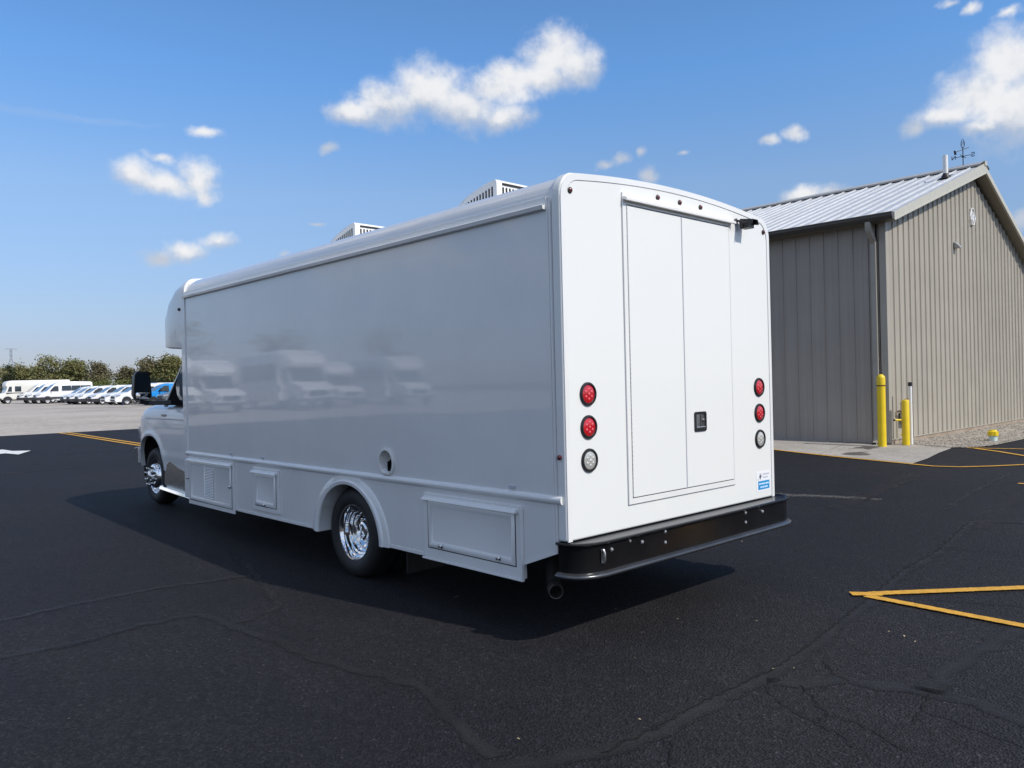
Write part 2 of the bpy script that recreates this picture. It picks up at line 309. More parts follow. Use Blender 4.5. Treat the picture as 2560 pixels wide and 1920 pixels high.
# ------------------------------------------------------------------ mesh helpers
ORG = {}
class B:
    def __init__(s): s.bm = bmesh.new(); s.fade = {}
    def v(s, p): return s.bm.verts.new(p)
    def f(s, vs):
        try: return s.bm.faces.new(vs)
        except ValueError: return None
    def box(s, x0, x1, y0, y1, z0, z1):
        p = [s.v((x, y, z)) for x in (x0, x1) for y in (y0, y1) for z in (z0, z1)]
        for q in ((0,1,3,2),(4,6,7,5),(0,4,5,1),(2,3,7,6),(0,2,6,4),(1,5,7,3)): s.f([p[i] for i in q])
        return s
    def prism(s, poly, ax, a, b):
        def P(u, w, t): return {'x': (t, u, w), 'y': (u, t, w), 'z': (u, w, t)}[ax]
        r0 = [s.v(P(u, w, a)) for u, w in poly]; r1 = [s.v(P(u, w, b)) for u, w in poly]
        n = len(poly); s.f(r0); s.f(r1[::-1])
        for i in range(n): s.f((r0[i], r1[i], r1[(i+1) % n], r0[(i+1) % n]))
        return s
    def loft(s, rings, closed=True, cap=True):
        rr = [[s.v(p) for p in r] for r in rings]; n = len(rr[0])
        for a, b in zip(rr, rr[1:]):
            for i in range(n if closed else n-1): s.f((a[i], b[i], b[(i+1) % n], a[(i+1) % n]))
        if cap and closed: s.f(rr[0]); s.f(rr[-1][::-1])
        return s
    def grid(s, rows): return s.loft(rows, closed=False, cap=False)
    def tube(s, pts, r, n=8, cap=True):
        pts = [Vector(p) for p in pts]; rings = []
        rs = r if isinstance(r, (list, tuple)) else [r]*len(pts)
        up = None
        for i, p in enumerate(pts):
            d = (pts[min(i+1, len(pts)-1)]-pts[max(i-1, 0)]).normalized()
            if up is None: up = Vector((0, 0, 1)) if abs(d.z) < .9 else Vector((1, 0, 0))
            a = d.cross(up).normalized(); up = a.cross(d).normalized()
            rings.append([p+(a*math.cos(t)+up*math.sin(t))*rs[i] for t in [2*math.pi*k/n for k in range(n)]])
        return s.loft(rings, True, cap)
    def lathe(s, prof, c, ax, n=24, cap=True):
        c = Vector(c); ax = Vector(ax).normalized(); a = ax.cross(Vector((0, 0, 1)) if abs(ax.z) < .9 else Vector((1, 0, 0))).normalized(); b = ax.cross(a)
        return s.loft([[c+ax*h+(a*math.cos(t)+b*math.sin(t))*max(r, 1e-4) for t in [2*math.pi*k/n for k in range(n)]] for r, h in prof], True, cap)
    def plate(s, outline, holes, ax, a, b):
        """polygon with holes, extruded from a to b along ax"""
        def P(u, w, t): return {'x': (t, u, w), 'y': (u, t, w), 'z': (u, w, t)}[ax]
        loops = [outline]+list(holes); flat = [q for lp in loops for q in lp]
        tris = tessellate_polygon([[Vector((u, w, 0)) for u, w in lp] for lp in loops])
        for t in (a, b):
            vv = [s.v(P(u, w, t)) for u, w in flat]
            for tr in tris: s.f([vv[i] for i in tr])
        for lp in loops:
            n = len(lp); r0 = [s.v(P(u, w, a)) for u, w in lp]; r1 = [s.v(P(u, w, b)) for u, w in lp]
            for i in range(n): s.f((r0[i], r1[i], r1[(i+1) % n], r0[(i+1) % n]))
        bmesh.ops.remove_doubles(s.bm, verts=s.bm.verts[:], dist=1e-5)
        return s
    def obj(s, name, mat, parent=None, bevel=0, seg=2, smooth=38, local=False, normals=True):
        bm = s.bm
        if normals: bmesh.ops.recalc_face_normals(bm, faces=bm.faces[:])
        if bevel:
            es = [e for e in bm.edges if len(e.link_faces) == 2 and e.calc_face_angle(0) > R(32)]
            bmesh.ops.bevel(bm, geom=es, offset=bevel, segments=seg, affect='EDGES', profile=.6, clamp_overlap=True)
        me = bpy.data.meshes.new(name)
        root = parent
        while root is not None and root.parent is not None: root = root.parent
        if root is not None and not local:
            bmesh.ops.translate(bm, verts=bm.verts[:], vec=-ORG.get(root.name, Vector((0, 0, 0))))
        bm.to_mesh(me); bm.free()
        if smooth:
            for p in me.polygons: p.use_smooth = True
            me.set_sharp_from_angle(angle=R(smooth))
        me.materials.append(mat)
        o = bpy.data.objects.new(name, me); COL.objects.link(o)
        if parent is not None: o.parent = parent
        if bevel and smooth:
            wn = o.modifiers.new('weighted_normal', 'WEIGHTED_NORMAL'); wn.mode = 'FACE_AREA'; wn.weight = 80; wn.keep_sharp = True
        return o
def tag(o, label=None, cat=None, group=None, kind=None):
    if label: o['label'] = label
    if cat: o['category'] = cat
    if group: o['group'] = group
    if kind: o['kind'] = kind
    return o
def thing(name, label, cat, loc=(0, 0, 0), group=None):
    o = bpy.data.objects.new(name, None); COL.objects.link(o); o.location = loc; ORG[o.name] = Vector(loc)
    return tag(o, label, cat, group)
def copy_tree(o, parent=None):
    c = o.copy(); COL.objects.link(c)
    if parent is not None: c.parent = parent
    for ch in list(o.children): copy_tree(ch, c)
    return c
def ellipse(cx, cy, a, b, n=24, t0=0, t1=2*math.pi, ends=False):
    m = n+1 if ends else n
    return [(cx+a*math.cos(t0+(t1-t0)*i/n), cy+b*math.sin(t0+(t1-t0)*i/n)) for i in range(m)]
def rrect(x0, x1, y0, y1, r, n=4):
    p = []
    for cx, cy, a in ((x1-r, y1-r, 0), (x0+r, y1-r, 90), (x0+r, y0+r, 180), (x1-r, y0+r, 270)):
        for i in range(n+1): p.append((cx+r*math.cos(R(a+90*i/n)), cy+r*math.sin(R(a+90*i/n))))
    return p

# ------------------------------------------------------------------ ground: the lot climbs gently away from the camera
HY = [-400, 2, 4, 8, 15, 24, 45, 66, 3000]; HZ = [0, 0, .02, .09, .2, .3, .38, .42, .42]
def h(y):
    for i in range(len(HY)-1):
        if y <= HY[i+1]:
            t = (y-HY[i])/(HY[i+1]-HY[i]); return HZ[i]+t*(HZ[i+1]-HZ[i])
    return HZ[-1]
EDGE = 25.5
def sheet(name, x0, x1, ys, dz, mat):
    b = B(); b.grid([[(x, y, h(y)+dz) for x in (x0, (x0+x1)/2, x1)] for y in ys]); o = b.obj(name, mat, smooth=60)
    for p in o.data.polygons:
        pass
    return tag(o, kind='structure')
def upfix(o):
    me = o.data; bm = bmesh.new(); bm.from_mesh(me)
    for f in bm.faces:
        if f.normal.z < 0: f.normal_flip()
    bm.to_mesh(me); bm.free(); return o
ysA = [-60, -20, 0, 2, 4, 6, 8, 11, 15, 19, 24, EDGE]
upfix(sheet('ground', -1500, 1500, [-1500, -60, 2, 4, 8, 15, 24, 45, 66, 120, 400, 2600], -.08, M['grass']))
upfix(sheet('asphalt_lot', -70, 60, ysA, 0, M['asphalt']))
upfix(sheet('gravel_lot', -90, 110, [EDGE-.03, 35, 45, 55, 66, 90, 170], -.012, M['gravel']))

def strip(name, pts, width, mat, dz, jitter=0.0, parent=None, kind='structure', sub=.12, seed=1, square=True):
    """flat band along pts, five verts across, 'fade' 0 on both rims"""
    rnd = random.Random(seed); P = [Vector((p[0], p[1], 0)) for p in pts]; Q = []
    for a, c in zip(P, P[1:]):
        n = max(1, int((c-a).length/sub)); Q += [a.lerp(c, i/n) for i in range(n)]
    Q.append(P[-1]); rows = []; fv = []
    for i, p in enumerate(Q):
        d = (Q[min(i+1, len(Q)-1)]-Q[max(i-1, 0)]).normalized(); s = Vector((-d.y, d.x, 0))
        q = p+s*rnd.uniform(-jitter, jitter); w = width*(1+rnd.uniform(-.25, .25)*(1 if jitter else 0))/2
        end = 0 if (not square and i in (0, len(Q)-1)) else 1
        rows.append([(*(q+s*w*t).to_2d(), h((q+s*w*t).y)+dz) for t in (-1, -.6, 0, .6, 1)]); fv += [0, .8*end, 1*end, .8*end, 0] if not (square and jitter == 0) else [.35, 1, 1, 1, .35]
    b = B(); b.grid(rows); o = b.obj(name, mat, parent, smooth=0); upfix(o)
    at = o.data.attributes.new('fade', 'FLOAT', 'POINT')
    for i, x in enumerate(fv): at.data[i].value = x
    return tag(o, kind=kind) if parent is None else o
SEALS = [
 [(-2.55,-.75),(-2.1,-1.0),(-1.75,-1.06),(-1.49,-1.04),(-1.26,-1.05),(-.83,-1.06),(-.31,-1.03),(.44,-.92),(.98,-.86),(1.93,-.71),(2.91,-.66),(4.57,-.4),(4.95,-.9),(5.0,-2)],
 [(-.89,-1.09),(-.81,-1.24),(-.6,-1.39),(-.49,-1.75),(-.48,-1.95),(-.6,-2.3)],
 [(-.49,-1.75),(-.07,-1.71),(.28,-1.72),(.97,-1.79),(2,-1.9)],
 [(5.2,.05),(5.54,.12),(7.02,.3),(9.3,.49)], [(5.2,1.05),(5.85,1.12),(8.25,1.44)],
 [(-4.2,2.4),(-3.68,2.4),(-3.45,2.36),(-3.19,2.34),(-2.85,2.43),(-2.48,2.39),(-2.43,1.98),(-2.37,1.43),(-2.37,1.0),(-2.2,.2),(-2.45,-.7)],
 [(-2.41,2.03),(-2.2,2.04),(-1.98,2.18),(-1.82,2.73),(-1.61,3.56),(-1.49,4.14)], [(-4.4,3.2),(-3.53,3.25),(-3.07,3.34),(-2.41,3.34),(-1.72,3.18)]]
for i, p in enumerate(SEALS): strip('crack_seal', p, .15 if i < 3 else .10, M['seal'], .004, .02, seed=i+3, sub=.07)
CRACKS = [
 [(-2.1,-1.0),(-1.75,-1.02),(-1.49,-1.0),(-1.26,-1.01),(-.83,-1.03),(-.31,-1.0),(.44,-.9),(.98,-.83),(1.93,-.69),(2.91,-.63),(4.57,-.38)],
 [(-.94,-1.12),(-1.06,-1.22),(-1.12,-1.32),(-1.21,-1.52),(-1.23,-1.64),(-1.32,-1.74)], [(-.82,-1.25),(-1.01,-1.43),(-1.08,-1.51),(-1.06,-1.64),(-1.2,-1.9)],
 [(-.51,-1.75),(-.8,-1.81),(-.92,-1.82)], [(-.75,-1.83),(-.75,-1.91),(-.78,-2.04),(-.83,-2.24)], [(-.43,-1.18),(-.58,-1.32),(-.62,-1.4)],
 [(3.01,-.62),(3.09,-.79),(3.18,-1.04),(3.12,-1.5)], [(4.78,-.37),(4.81,-.59),(4.83,-.82),(4.7,-1.5)], [(5.46,1.97),(5.69,1.5),(5.6,1.04)],
 [(-1.79,-1.15),(-1.99,-1.28)], [(-3.45,2.34),(-3.19,2.32),(-2.85,2.41)], [(1.2,-1.1),(1.5,-1.7),(1.4,-2.2)], [(-1.21,-1.52),(-1.08,-1.51)]]
for i, p in enumerate(CRACKS): strip('asphalt_crack', p, .009 if i else .013, M['crack'], .008, .014, seed=i+30, sub=.03)
strip('worn_asphalt_patch', [(5.1, 2.3), (5.35, 1.7), (5.55, 1.25), (5.5, .8)], .5, M['worn'], .004, .03, seed=5, square=False)
for i, (a, c, w) in enumerate([((-1.3,14.2),(-.6,14.85),.12),((-.6,14.85),(.33,16.7),.1),((.6,18.9),(1.6,17.6),.3),((-2.5,13.2),(-.1,13.5),.35),((-6,9.5),(-2.2,10.5),.4),((4.3,1.0),(8.5,1.6),.35),((4,-.6),(9,.0),.4),((-.5,17.2),(1.7,16),.3)]):
    strip('tyre_mark', [a, c], w, M['tyremark'], .0045+.0004*i, .03, seed=i+60, sub=.3, square=False)
# painted markings
strip('yellow_line', [(1.10,-.80),(2.0,-1.55),(4.4,-3.6)], .10, M['yellow'], .012)
strip('yellow_line', [(1.02,-.80),(.98,-1.79),(.86,-3.4)], .09, M['yellow'], .0125)
strip('yellow_line', [(1.0,-.70),(1.13,-.86)], .10, M['yellow'], .013)
strip('yellow_line', [(13.2,14.0),(11.6,8.0),(10.72,5.21),(10.18,3.49),(9.82,2.13),(9.68,1.73),(9.8,1.34),(10.21,.98),(10.71,.65),(12.5,-.4)], .10, M['yellow'], .012)
strip('yellow_line', [(13.48,2.38),(13.78,1.42),(14.2,0)], .10, M['yellow'], .012)
strip('yellow_line', [(13.45,2.22),(12.96,1.65),(12.32,1.06),(11.0,-.1)], .10, M['yellow'], .0125)
strip('yellow_line', [(8.1,.07),(8.09,-.5),(8.0,-2.5)], .10, M['yellow'], .012)
strip('yellow_line', [(2.03,25.4),(2.0,22),(2.0,17.6),(2.0,11)], .11, M['yellow'], .012)
strip('yellow_line', [(2.27,25.4),(2.22,22),(2.22,18),(2.22,11)], .11, M['yellow'], .012)
b = B(); ar = [(-1.45,18.9),(-.62,19.25),(-.55,18.55),(-.22,18.29),(-.66,17.35),(-.80,17.95),(-1.6,17.6)]
vs = [b.v((x, y, h(y)+.012)) for x, y in ar]; b.f(vs); o = upfix(b.obj('white_arrow', M['whiteline'], smooth=0)); tag(o, kind='structure')
at = o.data.attributes.new('fade', 'FLOAT', 'POINT')
for d in at.data: d.value = 1
# pale leaf scraps on the tarmac
b = B(); rnd = random.Random(9)
for i in range(34):
    if i < 16: x, y = rnd.uniform(-2.6, .6), rnd.uniform(-1.6, 1.6)
    else: x, y = rnd.uniform(-4.5, 8), rnd.uniform(-1.5, 12)
    s = rnd.uniform(.005, .014); a = rnd.uniform(0, 6.28); u = Vector((math.cos(a), math.sin(a), rnd.uniform(-.3, .3)))*s; w = Vector((-math.sin(a), math.cos(a), rnd.uniform(-.3, .3)))*s*.5; c = Vector((x, y, h(y)+.018))
    b.f([b.v(c-u), b.v(c+w), b.v(c+u), b.v(c-w)])
tag(b.obj('leaf_scraps', M['leaflitter'], smooth=0, normals=False), 'pale dry leaf scraps scattered on the asphalt', None, None, 'stuff')

# ------------------------------------------------------------------ concrete apron and gravel strip by the building
def flat_poly(name, poly, dz, mat, thick=0):
    b = B(); vs = [b.v((x, y, h(y)+dz)) for x, y in poly]; b.f(vs)
    bmesh.ops.triangulate(b.bm, faces=b.bm.faces[:]); o = upfix(b.obj(name, mat, smooth=0)); return tag(o, kind='structure')
flat_poly('concrete_apron', [(13.9,26),(12.9,16),(11.65,8.0),(10.77,5.24),(10.29,3.54),(9.92,2.15),(10.87,2.24),(12.14,2.46),(13.17,2.58),(13.31,2.63),(13.42,3.02),(13.68,3.5),(13.75,3.95),(13.75,26)], .009, M['concrete'])
GS = [(13.75,3.95),(13.68,3.5),(13.42,3.02),(13.31,2.63),(13.49,2.46),(13.8,2.21),(14.67,2.12),(16.44,2.09),(34,2.0),(34,3.95)]
flat_poly('gravel_strip', GS, .014, M['stones'])
strip('apron_water_stain', [(12.7,3.95),(11.9,3.95),(11.2,3.7),(10.6,3.45)], .55, M['stain'], .0125, .03, seed=3, square=False)
strip('apron_joint', [(10.45,4.1),(13.2,4.75)], .012, M['crack'], .0128, .002, seed=4, sub=.05)
b = B(); rnd = random.Random(4); n = 0
while n < 1500:
    x, y = 13.4+rnd.random()**1.6*11, rnd.uniform(2.05, 3.85)
    if y < 2.15+max(0, 13.9-x)*.55 or (x < 13.75 and y > 3.0+(x-13.42)*1.8): continue
    n += 1; s = rnd.uniform(.012, .03); c = Vector((x, y, h(y)+.014+s*.3))
    p = [b.v(c+Vector((s*rnd.uniform(.6, 1.2)*dx, s*rnd.uniform(.6, 1.2)*dy, s*rnd.uniform(.4, .8)*dz))) for dx, dy, dz in ((1,0,0),(-1,0,0),(0,1,0),(0,-1,0),(0,0,1),(0,0,-1))]
    for q in ((0,2,4),(2,1,4),(1,3,4),(3,0,4),(2,0,5),(1,2,5),(3,1,5),(0,3,5)): b.f([p[i] for i in q])
tag(b.obj('crushed_stone', M['stones'], smooth=0), 'loose pale crushed stone along the foot of the gable wall', None, None, 'stuff')

# ------------------------------------------------------------------ the box-body truck
TR = thing('box_truck', 'large white box-bodied commercial truck with twin rear doors and black bumper', 'truck', (0, 2.5, 0))
XS = 1.22
def cap_outline(d=0.0, zb=.63):
    p = [(-1.22, zb)]
    for i in range(9):
        t = R(90*i/8); p.append((-1.22+.13*(1-math.cos(t)), 2.70+.153*math.sin(t)))
    for i in range(1, 24):
        x = -1.09+2.18*i/24; p.append((x, 2.917-.064*(x/1.09)**2))
    for i in range(9):
        t = R(90-90*i/8); p.append((1.22-.13*(1-math.cos(t)), 2.70+.153*math.sin(t)))
    p.append((1.22, zb))
    return [(x*(1.22-d)/1.22, zb+(z-zb)*(2.287-d)/2.287) for x, z in p]
# rear cap
cap = B().prism(cap_outline(), 'y', 0, .075).obj('rear_cap', M['cap'], TR, bevel=.016, seg=3)
oo = cap_outline(.006); ii = cap_outline(.042); b = B()
r0 = [(x, -.004, z) for x, z in oo]; r1 = [(x, -.0045, z) for x, z in ii]; r2 = [(x, .004, z) for x, z in ii]; r3 = [(x, .004, z) for x, z in oo]
b.loft([r3, r0, r1, r2], closed=False); b.obj('cap_edge_moulding', M['white'], cap)
gi = cap_outline(.043); gj = cap_outline(.0455); b = B(); b.loft([[(x, -.0008, z) for x, z in gi], [(x, -.0008, z) for x, z in gj]], closed=False); b.obj('moulding_seam', M['stickergrey'], cap)
# side panels, skirts
fuel_hole = [(1.875+.085*math.cos(t), 1.0+.085*math.sin(t)) for t in [R(-35+i*(250/20)) for i in range(21)]]
def arch_pts(a, bb, n=22): return [(2.45+a*math.cos(t), .345+bb*math.sin(t)) for t in [math.pi*i/n for i in range(n+1)]]
for sx in (-1, 1):
    xo, xi = sx*XS, sx*(XS-.03)
    b = B().plate([(.075, .876), (5.9, .876), (5.9, 2.665), (.075, 2.665)], [fuel_hole] if sx < 0 else [], 'x', xo, xi)
    b.obj('side_panel', M['panel'], TR, smooth=20)
    low = [(.075, .872), (5.9, .872), (5.9, .372), (4.6, .352), (2.92, .356)]+arch_pts(.47, .44)+[(1.98, .352), (.385, .35), (.385, .44), (.075, .557)]
    B().plate(low, [], 'x', xo, xi).obj('skirt_panel', M['panel'], TR, smooth=20)
    # skirt bottom flange
    for ya, yb, za, zb in ((4.58, 2.93, .352, .356), (1.97, 1.43, .352, .352)):
        b = B(); b.loft([[(xo-sx*.0, y, z+.022), (xo+sx*.004, y, z+.022), (xo+sx*.004, y, z-.002), (xo-sx*.03, y, z-.002)] for y, z in ((ya, za), (yb, zb))], True); b.obj('skirt_flange', M['white'], TR)
    b = B(); b.loft([[(xo, y, z+.02), (xo+sx*.004, y, z+.02), (xo+sx*.004, y, z-.002), (xo-sx*.03, y, z-.002)] for y, z in ((.384, .44), (.076, .557))], True); b.obj('skirt_flange', M['white'], TR)
    # belt rail, drip rail, corner strips
    hr = [(xo, .850)]+[(xo+sx*.021*math.cos(t), .876+.026*math.sin(t)) for t in [R(-90+180*i/10) for i in range(11)]]+[(xo, .902)]
    B().prism(hr[1:-1], 'y', .03, 5.9).obj('belt_rail', M['white'], TR)
    dr = [(xo-sx*.005, 2.705), (xo+sx*.006, 2.705), (xo+sx*.006, 2.662), (xo+sx*.03, 2.652), (xo+sx*.034, 2.66), (xo+sx*.037, 2.655), (xo+sx*.032, 2.632), (xo, 2.628)]
    B().prism(dr, 'y', .11, 5.86).obj('drip_rail', M['white'], TR)
    for y0, y1 in ((.078, .092), (.096, .11)): B().box(min(xo, xo+sx*.005), max(xo, xo+sx*.005), y0, y1, .56, 2.69).obj('corner_strip', M['white'], TR, bevel=.002)
# roof shell
ro = [(x, z) for x, z in cap_outline(.010, .63) if z > 2.6]
ro = [(-1.211, 2.655)]+ro+[(1.211, 2.655)]
b = B(); b.loft([[(x, y, z) for x, z in ro] for y in (.074, 2, 4, 5.9)], closed=False); roof = b.obj('roof', M['panel'], TR)
for sx in (-1, 1): B().box(min(sx*1.205, sx*1.2125), max(sx*1.205, sx*1.2125), .08, 5.88, 2.658, 2.664).obj('roof_seam', M['seam'], roof)
B().box(-1.19, 1.19, .08, 5.88, .82, .86).obj('floor', M['under'], TR)
B().box(-1.19, 1.19, 5.84, 5.88, .40, 2.62).obj('front_wall', M['under'], TR)
# front hoop trim
fo = cap_outline(-.012, .37); fi = cap_outline(.03, .37)
b = B(); b.loft([[(x, 5.862, z) for x, z in fi], [(x, 5.862, z) for x, z in fo], [(x, 5.968, z) for x, z in fo], [(x, 5.968, z) for x, z in fi]], closed=False)
b.obj('front_trim', M['white'], TR, bevel=.008, seg=2)
# over-cab nose
def rr_ring(y, w, zb, zt, r):
    r = min(r, (zt-zb)*.8); q = .025; p = []
    for cx, cz, a, rr in ((w-r, zt-r, 0, r), (-w+r, zt-r, 90, r), (-w+q, zb+q, 180, q), (w-q, zb+q, 270, q)):
        for i in range(6): p.append((cx+rr*math.cos(R(a+18*i)), y, cz+rr*math.sin(R(a+18*i))))
    return p
nose = B(); nose.loft([rr_ring(*s) for s in ((5.9,1.222,2.05,2.86,.13),(6.0,1.222,2.06,2.855,.13),(6.2,1.22,2.075,2.82,.14),(6.45,1.198,2.09,2.73,.16),(6.7,1.15,2.11,2.60,.17),(6.95,1.05,2.13,2.47,.15),(7.15,.88,2.15,2.38,.11),(7.28,.66,2.18,2.31,.06))])
nz = nose.obj('overcab_nose', M['cap'], TR, smooth=48)
B().lathe([(.018, 0), (.018, .014), (.012, .022), (0, .024)], (-1.222, 6.02, 2.52), (-1, 0, 0), 12).obj('marker_light', M['capblack'], nz)
# fuel filler recess: D-shaped collar, bowl, cap
fz = B()
def dshape(sc, x, dy=0, dz=0): return [(x, 1.875+dy+.085*sc*math.cos(t), 1.0+dz+.09*sc*math.sin(t)) for t in [R(-58+i*(296/24)) for i in range(25)]]
fz.loft([dshape(1.22, -1.221), dshape(1.20, -1.238), dshape(1.05, -1.24), dshape(.98, -1.225), dshape(.85, -1.17), dshape(.6, -1.135, 0, -.01), dshape(.01, -1.13, 0, -.01)], True, False)
fr = fz.obj('fuel_filler', M['cream'], TR)
B().lathe([(.052, -.03), (.052, .042), (.044, .05), (0, .051)], (-1.165, 1.838, .972), (-1, .35, .15), 18).obj('fuel_cap', M['flat_black'], fr)
B().box(-1.232, -1.205, 1.846, 1.858, .935, 1.010).obj('cap_grip', M['flat_black'], fr, bevel=.003)
# little clear markers above the belt rail, rear reflector
for y in (.466, 3.99, 4.71): B().box(-1.232, -1.221, y-.026, y+.026, .916, .936).obj('side_marker', M['stickergrey'], TR, bevel=.003)
B().lathe([(.016, 0), (.016, .01), (.01, .015), (0, .016)], (-1.221, .045, 1.135), (-1, 0, 0), 14).obj('side_reflector', M['amber'], TR)
# compartment doors in the skirt
def comp_door(y0, y1, z0, z1, latches, louver=None, zbot=None):
    zb = z0 if zbot is None else zbot; x = -1.2205
    root = B().plate([(y0, zb), (y1, zb), (y1, z1), (y0, z1)], [[(y0+.045, z0+.04), (y1-.045, z0+.04), (y1-.045, z1-.04), (y0+.045, z1-.04)]], 'x', x, x-.016).obj('compartment_door', M['white'], TR, bevel=.004)
    py0, py1, pz0, pz1 = y0+.053, y1-.053, z0+.048, z1-.046
    def rg(d, xx): return [(xx, py0+d, pz0+d), (xx, py1-d, pz0+d), (xx, py1-d, pz1-d), (xx, py0+d, pz1-d)]
    holes = []
    b = B(); b.loft([rg(0, x), rg(0, x-.018), rg(.012, x-.026), rg(.028, x-.026), rg(.042, x-.014), rg(.05, x-.012)], True, True); b.obj('door_leaf', M['white'], root, smooth=50)
    B().plate([(y0+.047, z0+.042), (y1-.047, z0+.042), (y1-.047, z1-.042), (y0+.047, z1-.042)], [[(y0+.0505, z0+.0455), (y1-.0505, z0+.0455), (y1-.0505, z1-.0445), (y0+.0505, z1-.0445)]], 'x', x-.001, x-.0168).obj('gasket', M['seam'], root)
    hp = [(x-.015, z1-.02), (x-.03, z1-.024), (x-.045, z1-.036), (x-.046, z1-.046), (x-.036, z1-.05), (x-.015, z1-.044)]
    B().prism(hp, 'y', y0+.02, y1-.01).obj('hinge_rail', M['white'], root, smooth=50)
    for ly, lz in latches:
        l = B().lathe([(.016, 0), (.017, .008), (.012, .014), (.011, .022), (0, .024)], (x-.024, ly, lz), (-1, 0, 0), 14).obj('latch', M['chrome'], root)
        B().box(x-.04, x-.03, ly-.02, ly+.004, lz-.005, lz+.005).obj('latch_tab', M['black'], l, bevel=.002)
    if louver:
        a, c = louver; n = 20; st = (pz1-pz0-.11)/n
        B().box(x-.0135, x-.013, a, c, pz0+.055, pz1-.055).obj('vent_backing', M['seam'], root)
        for s in (a-.022, c+.002): B().box(x-.02, x-.0125, s, s+.02, pz0+.05, pz1-.05).obj('vent_edge', M['white'], root, bevel=.002)
        for i in range(n):
            z = pz0+.055+i*st
            b = B(); b.loft([[(x-.014, yy, z+st*.95), (x-.017, yy, z+st*.95), (x-.026, yy, z+st*.35), (x-.023, yy, z+st*.3)] for yy in (a, c)], True); b.obj('louver_slat', M['white'], root, smooth=0)
    return root
comp_door(4.632, 5.841, .312, .847, [(4.70, .585), (5.83, .60)], (5.14, 5.385))
comp_door(3.652, 4.195, .412, .822, [(3.93, .475)])
d3 = comp_door(.386, 1.40, .38, .812, [(1.19, .452), (.585, .456)], None, .35)
B().box(-1.245, -1.2205, .386, 1.42, .338, .35).obj('door_sill', M['white'], d3, bevel=.003)
B().box(-1.246, -1.2215, .372, .3855, .338, .80).obj('door_jamb', M['white'], d3, bevel=.003)
# wheel arch flares
for sx in (-1, 1):
    rings = []
    for i in range(37):
        t = math.pi*i/36; c, s = math.cos(t), math.sin(t)
        def pt(da, x): return (sx*x, 2.45+(.47+da)*c, .345+(.44+da*.72)*s)
        rings.append([pt(0, 1.08), pt(-.002, 1.235), pt(.006, 1.247), pt(.04, 1.252), pt(.052, 1.243), pt(.056, 1.234), pt(.105, 1.231), pt(.112, 1.227), pt(.116, 1.2195)])
    b = B(); b.loft(rings, closed=False); b.obj('arch_flare', M['cream'] if False else M['white'], TR, smooth=32)
    b = B(); b.loft([[(sx*x, 2.45+.475*math.cos(math.pi*i/24), .345+.445*math.sin(math.pi*i/24)) for i in range(25)] for x in (1.1, .55)], closed=False); b.obj('wheel_well', M['under'], TR)
# wheels
def tyre(c, sx, r=.375, w=.22):
    pr = [(.222, .01), (.245, -.012), (.30, -.022), (.345, -.012), (.366, .012), (r, .04), (r, w*.3), (r-.006, w*.31), (r-.006, w*.34), (r, w*.35), (r, w*.62), (r-.006, w*.63), (r-.006, w*.66), (r, w*.67), (r, w-.04), (.36, w-.01), (.3, w+.01), (.222, w)]
    return B().lathe(pr, c, (-sx, 0, 0), 48, cap=False)
def rear_wheel(sx):
    c = Vector((sx*1.145, 2.5, .375))
    w = tyre(c, sx).obj('wheel', M['rubber'], TR, smooth=50)
    if True:
        pr = [(.232, .012), (.236, .002), (.232, -.004), (.222, -.002), (.214, .012), (.208, .03), (.196, .036), (.190, .06), (.176, .066), (.170, .09), (.158, .096), (.15, .125), (.125, .14), (.098, .14), (.09, .128), (.086, .09), (.078, .078), (.06, .072), (.052, .08), (.045, .1), (0, .1)]
        rim = B().lathe(pr, c, (-sx, 0, 0), 56, cap=False).obj('rim', M['chrome'], w, smooth=28)
        for k in range(8):
            a = 2*math.pi*k/8; B().lathe([(.011, 0), (.011, -.022), (.007, -.028), (0, -.028)], c+Vector((-sx*.14, .112*math.cos(a), .112*math.sin(a))), (-sx, 0, 0), 8).obj('lug_nut', M['chrome'], w)
    tyre(c+Vector((-sx*.25, 0, 0)), sx).obj('inner_tyre', M['rubber'], w, smooth=50)
    return w
for sx in (-1, 1): rear_wheel(sx)
ZF = h(7.75)+.375
def front_wheel(sx):
    c = Vector((sx*.945, 7.75, ZF))
    w = tyre(c, sx).obj('wheel', M['rubber'], TR, smooth=50)
    pr = [(.232, .012), (.236, .0), (.232, -.006), (.222, -.002), (.212, .02), (.195, .05), (.185, .06), (.178, .03), (.17, -.005), (.155, -.03), (.14, -.042), (.088, -.046), (.082, -.052), (.076, -.085), (.06, -.096), (0, -.1)]
    B().lathe(pr, c, (-sx, 0, 0), 56, cap=False).obj('rim', M['chrome'], w, smooth=55)
    for k in range(8):
        a = 2*math.pi*(k+.5)/8; B().lathe([(.017, 0), (.016, -.05), (.012, -.066), (0, -.07)], c+Vector((sx*.042, .114*math.cos(a), .114*math.sin(a))), (-sx, 0, 0), 10).obj('lug_nut_cover', M['chrome'], w)
for sx in (-1, 1): front_wheel(sx)
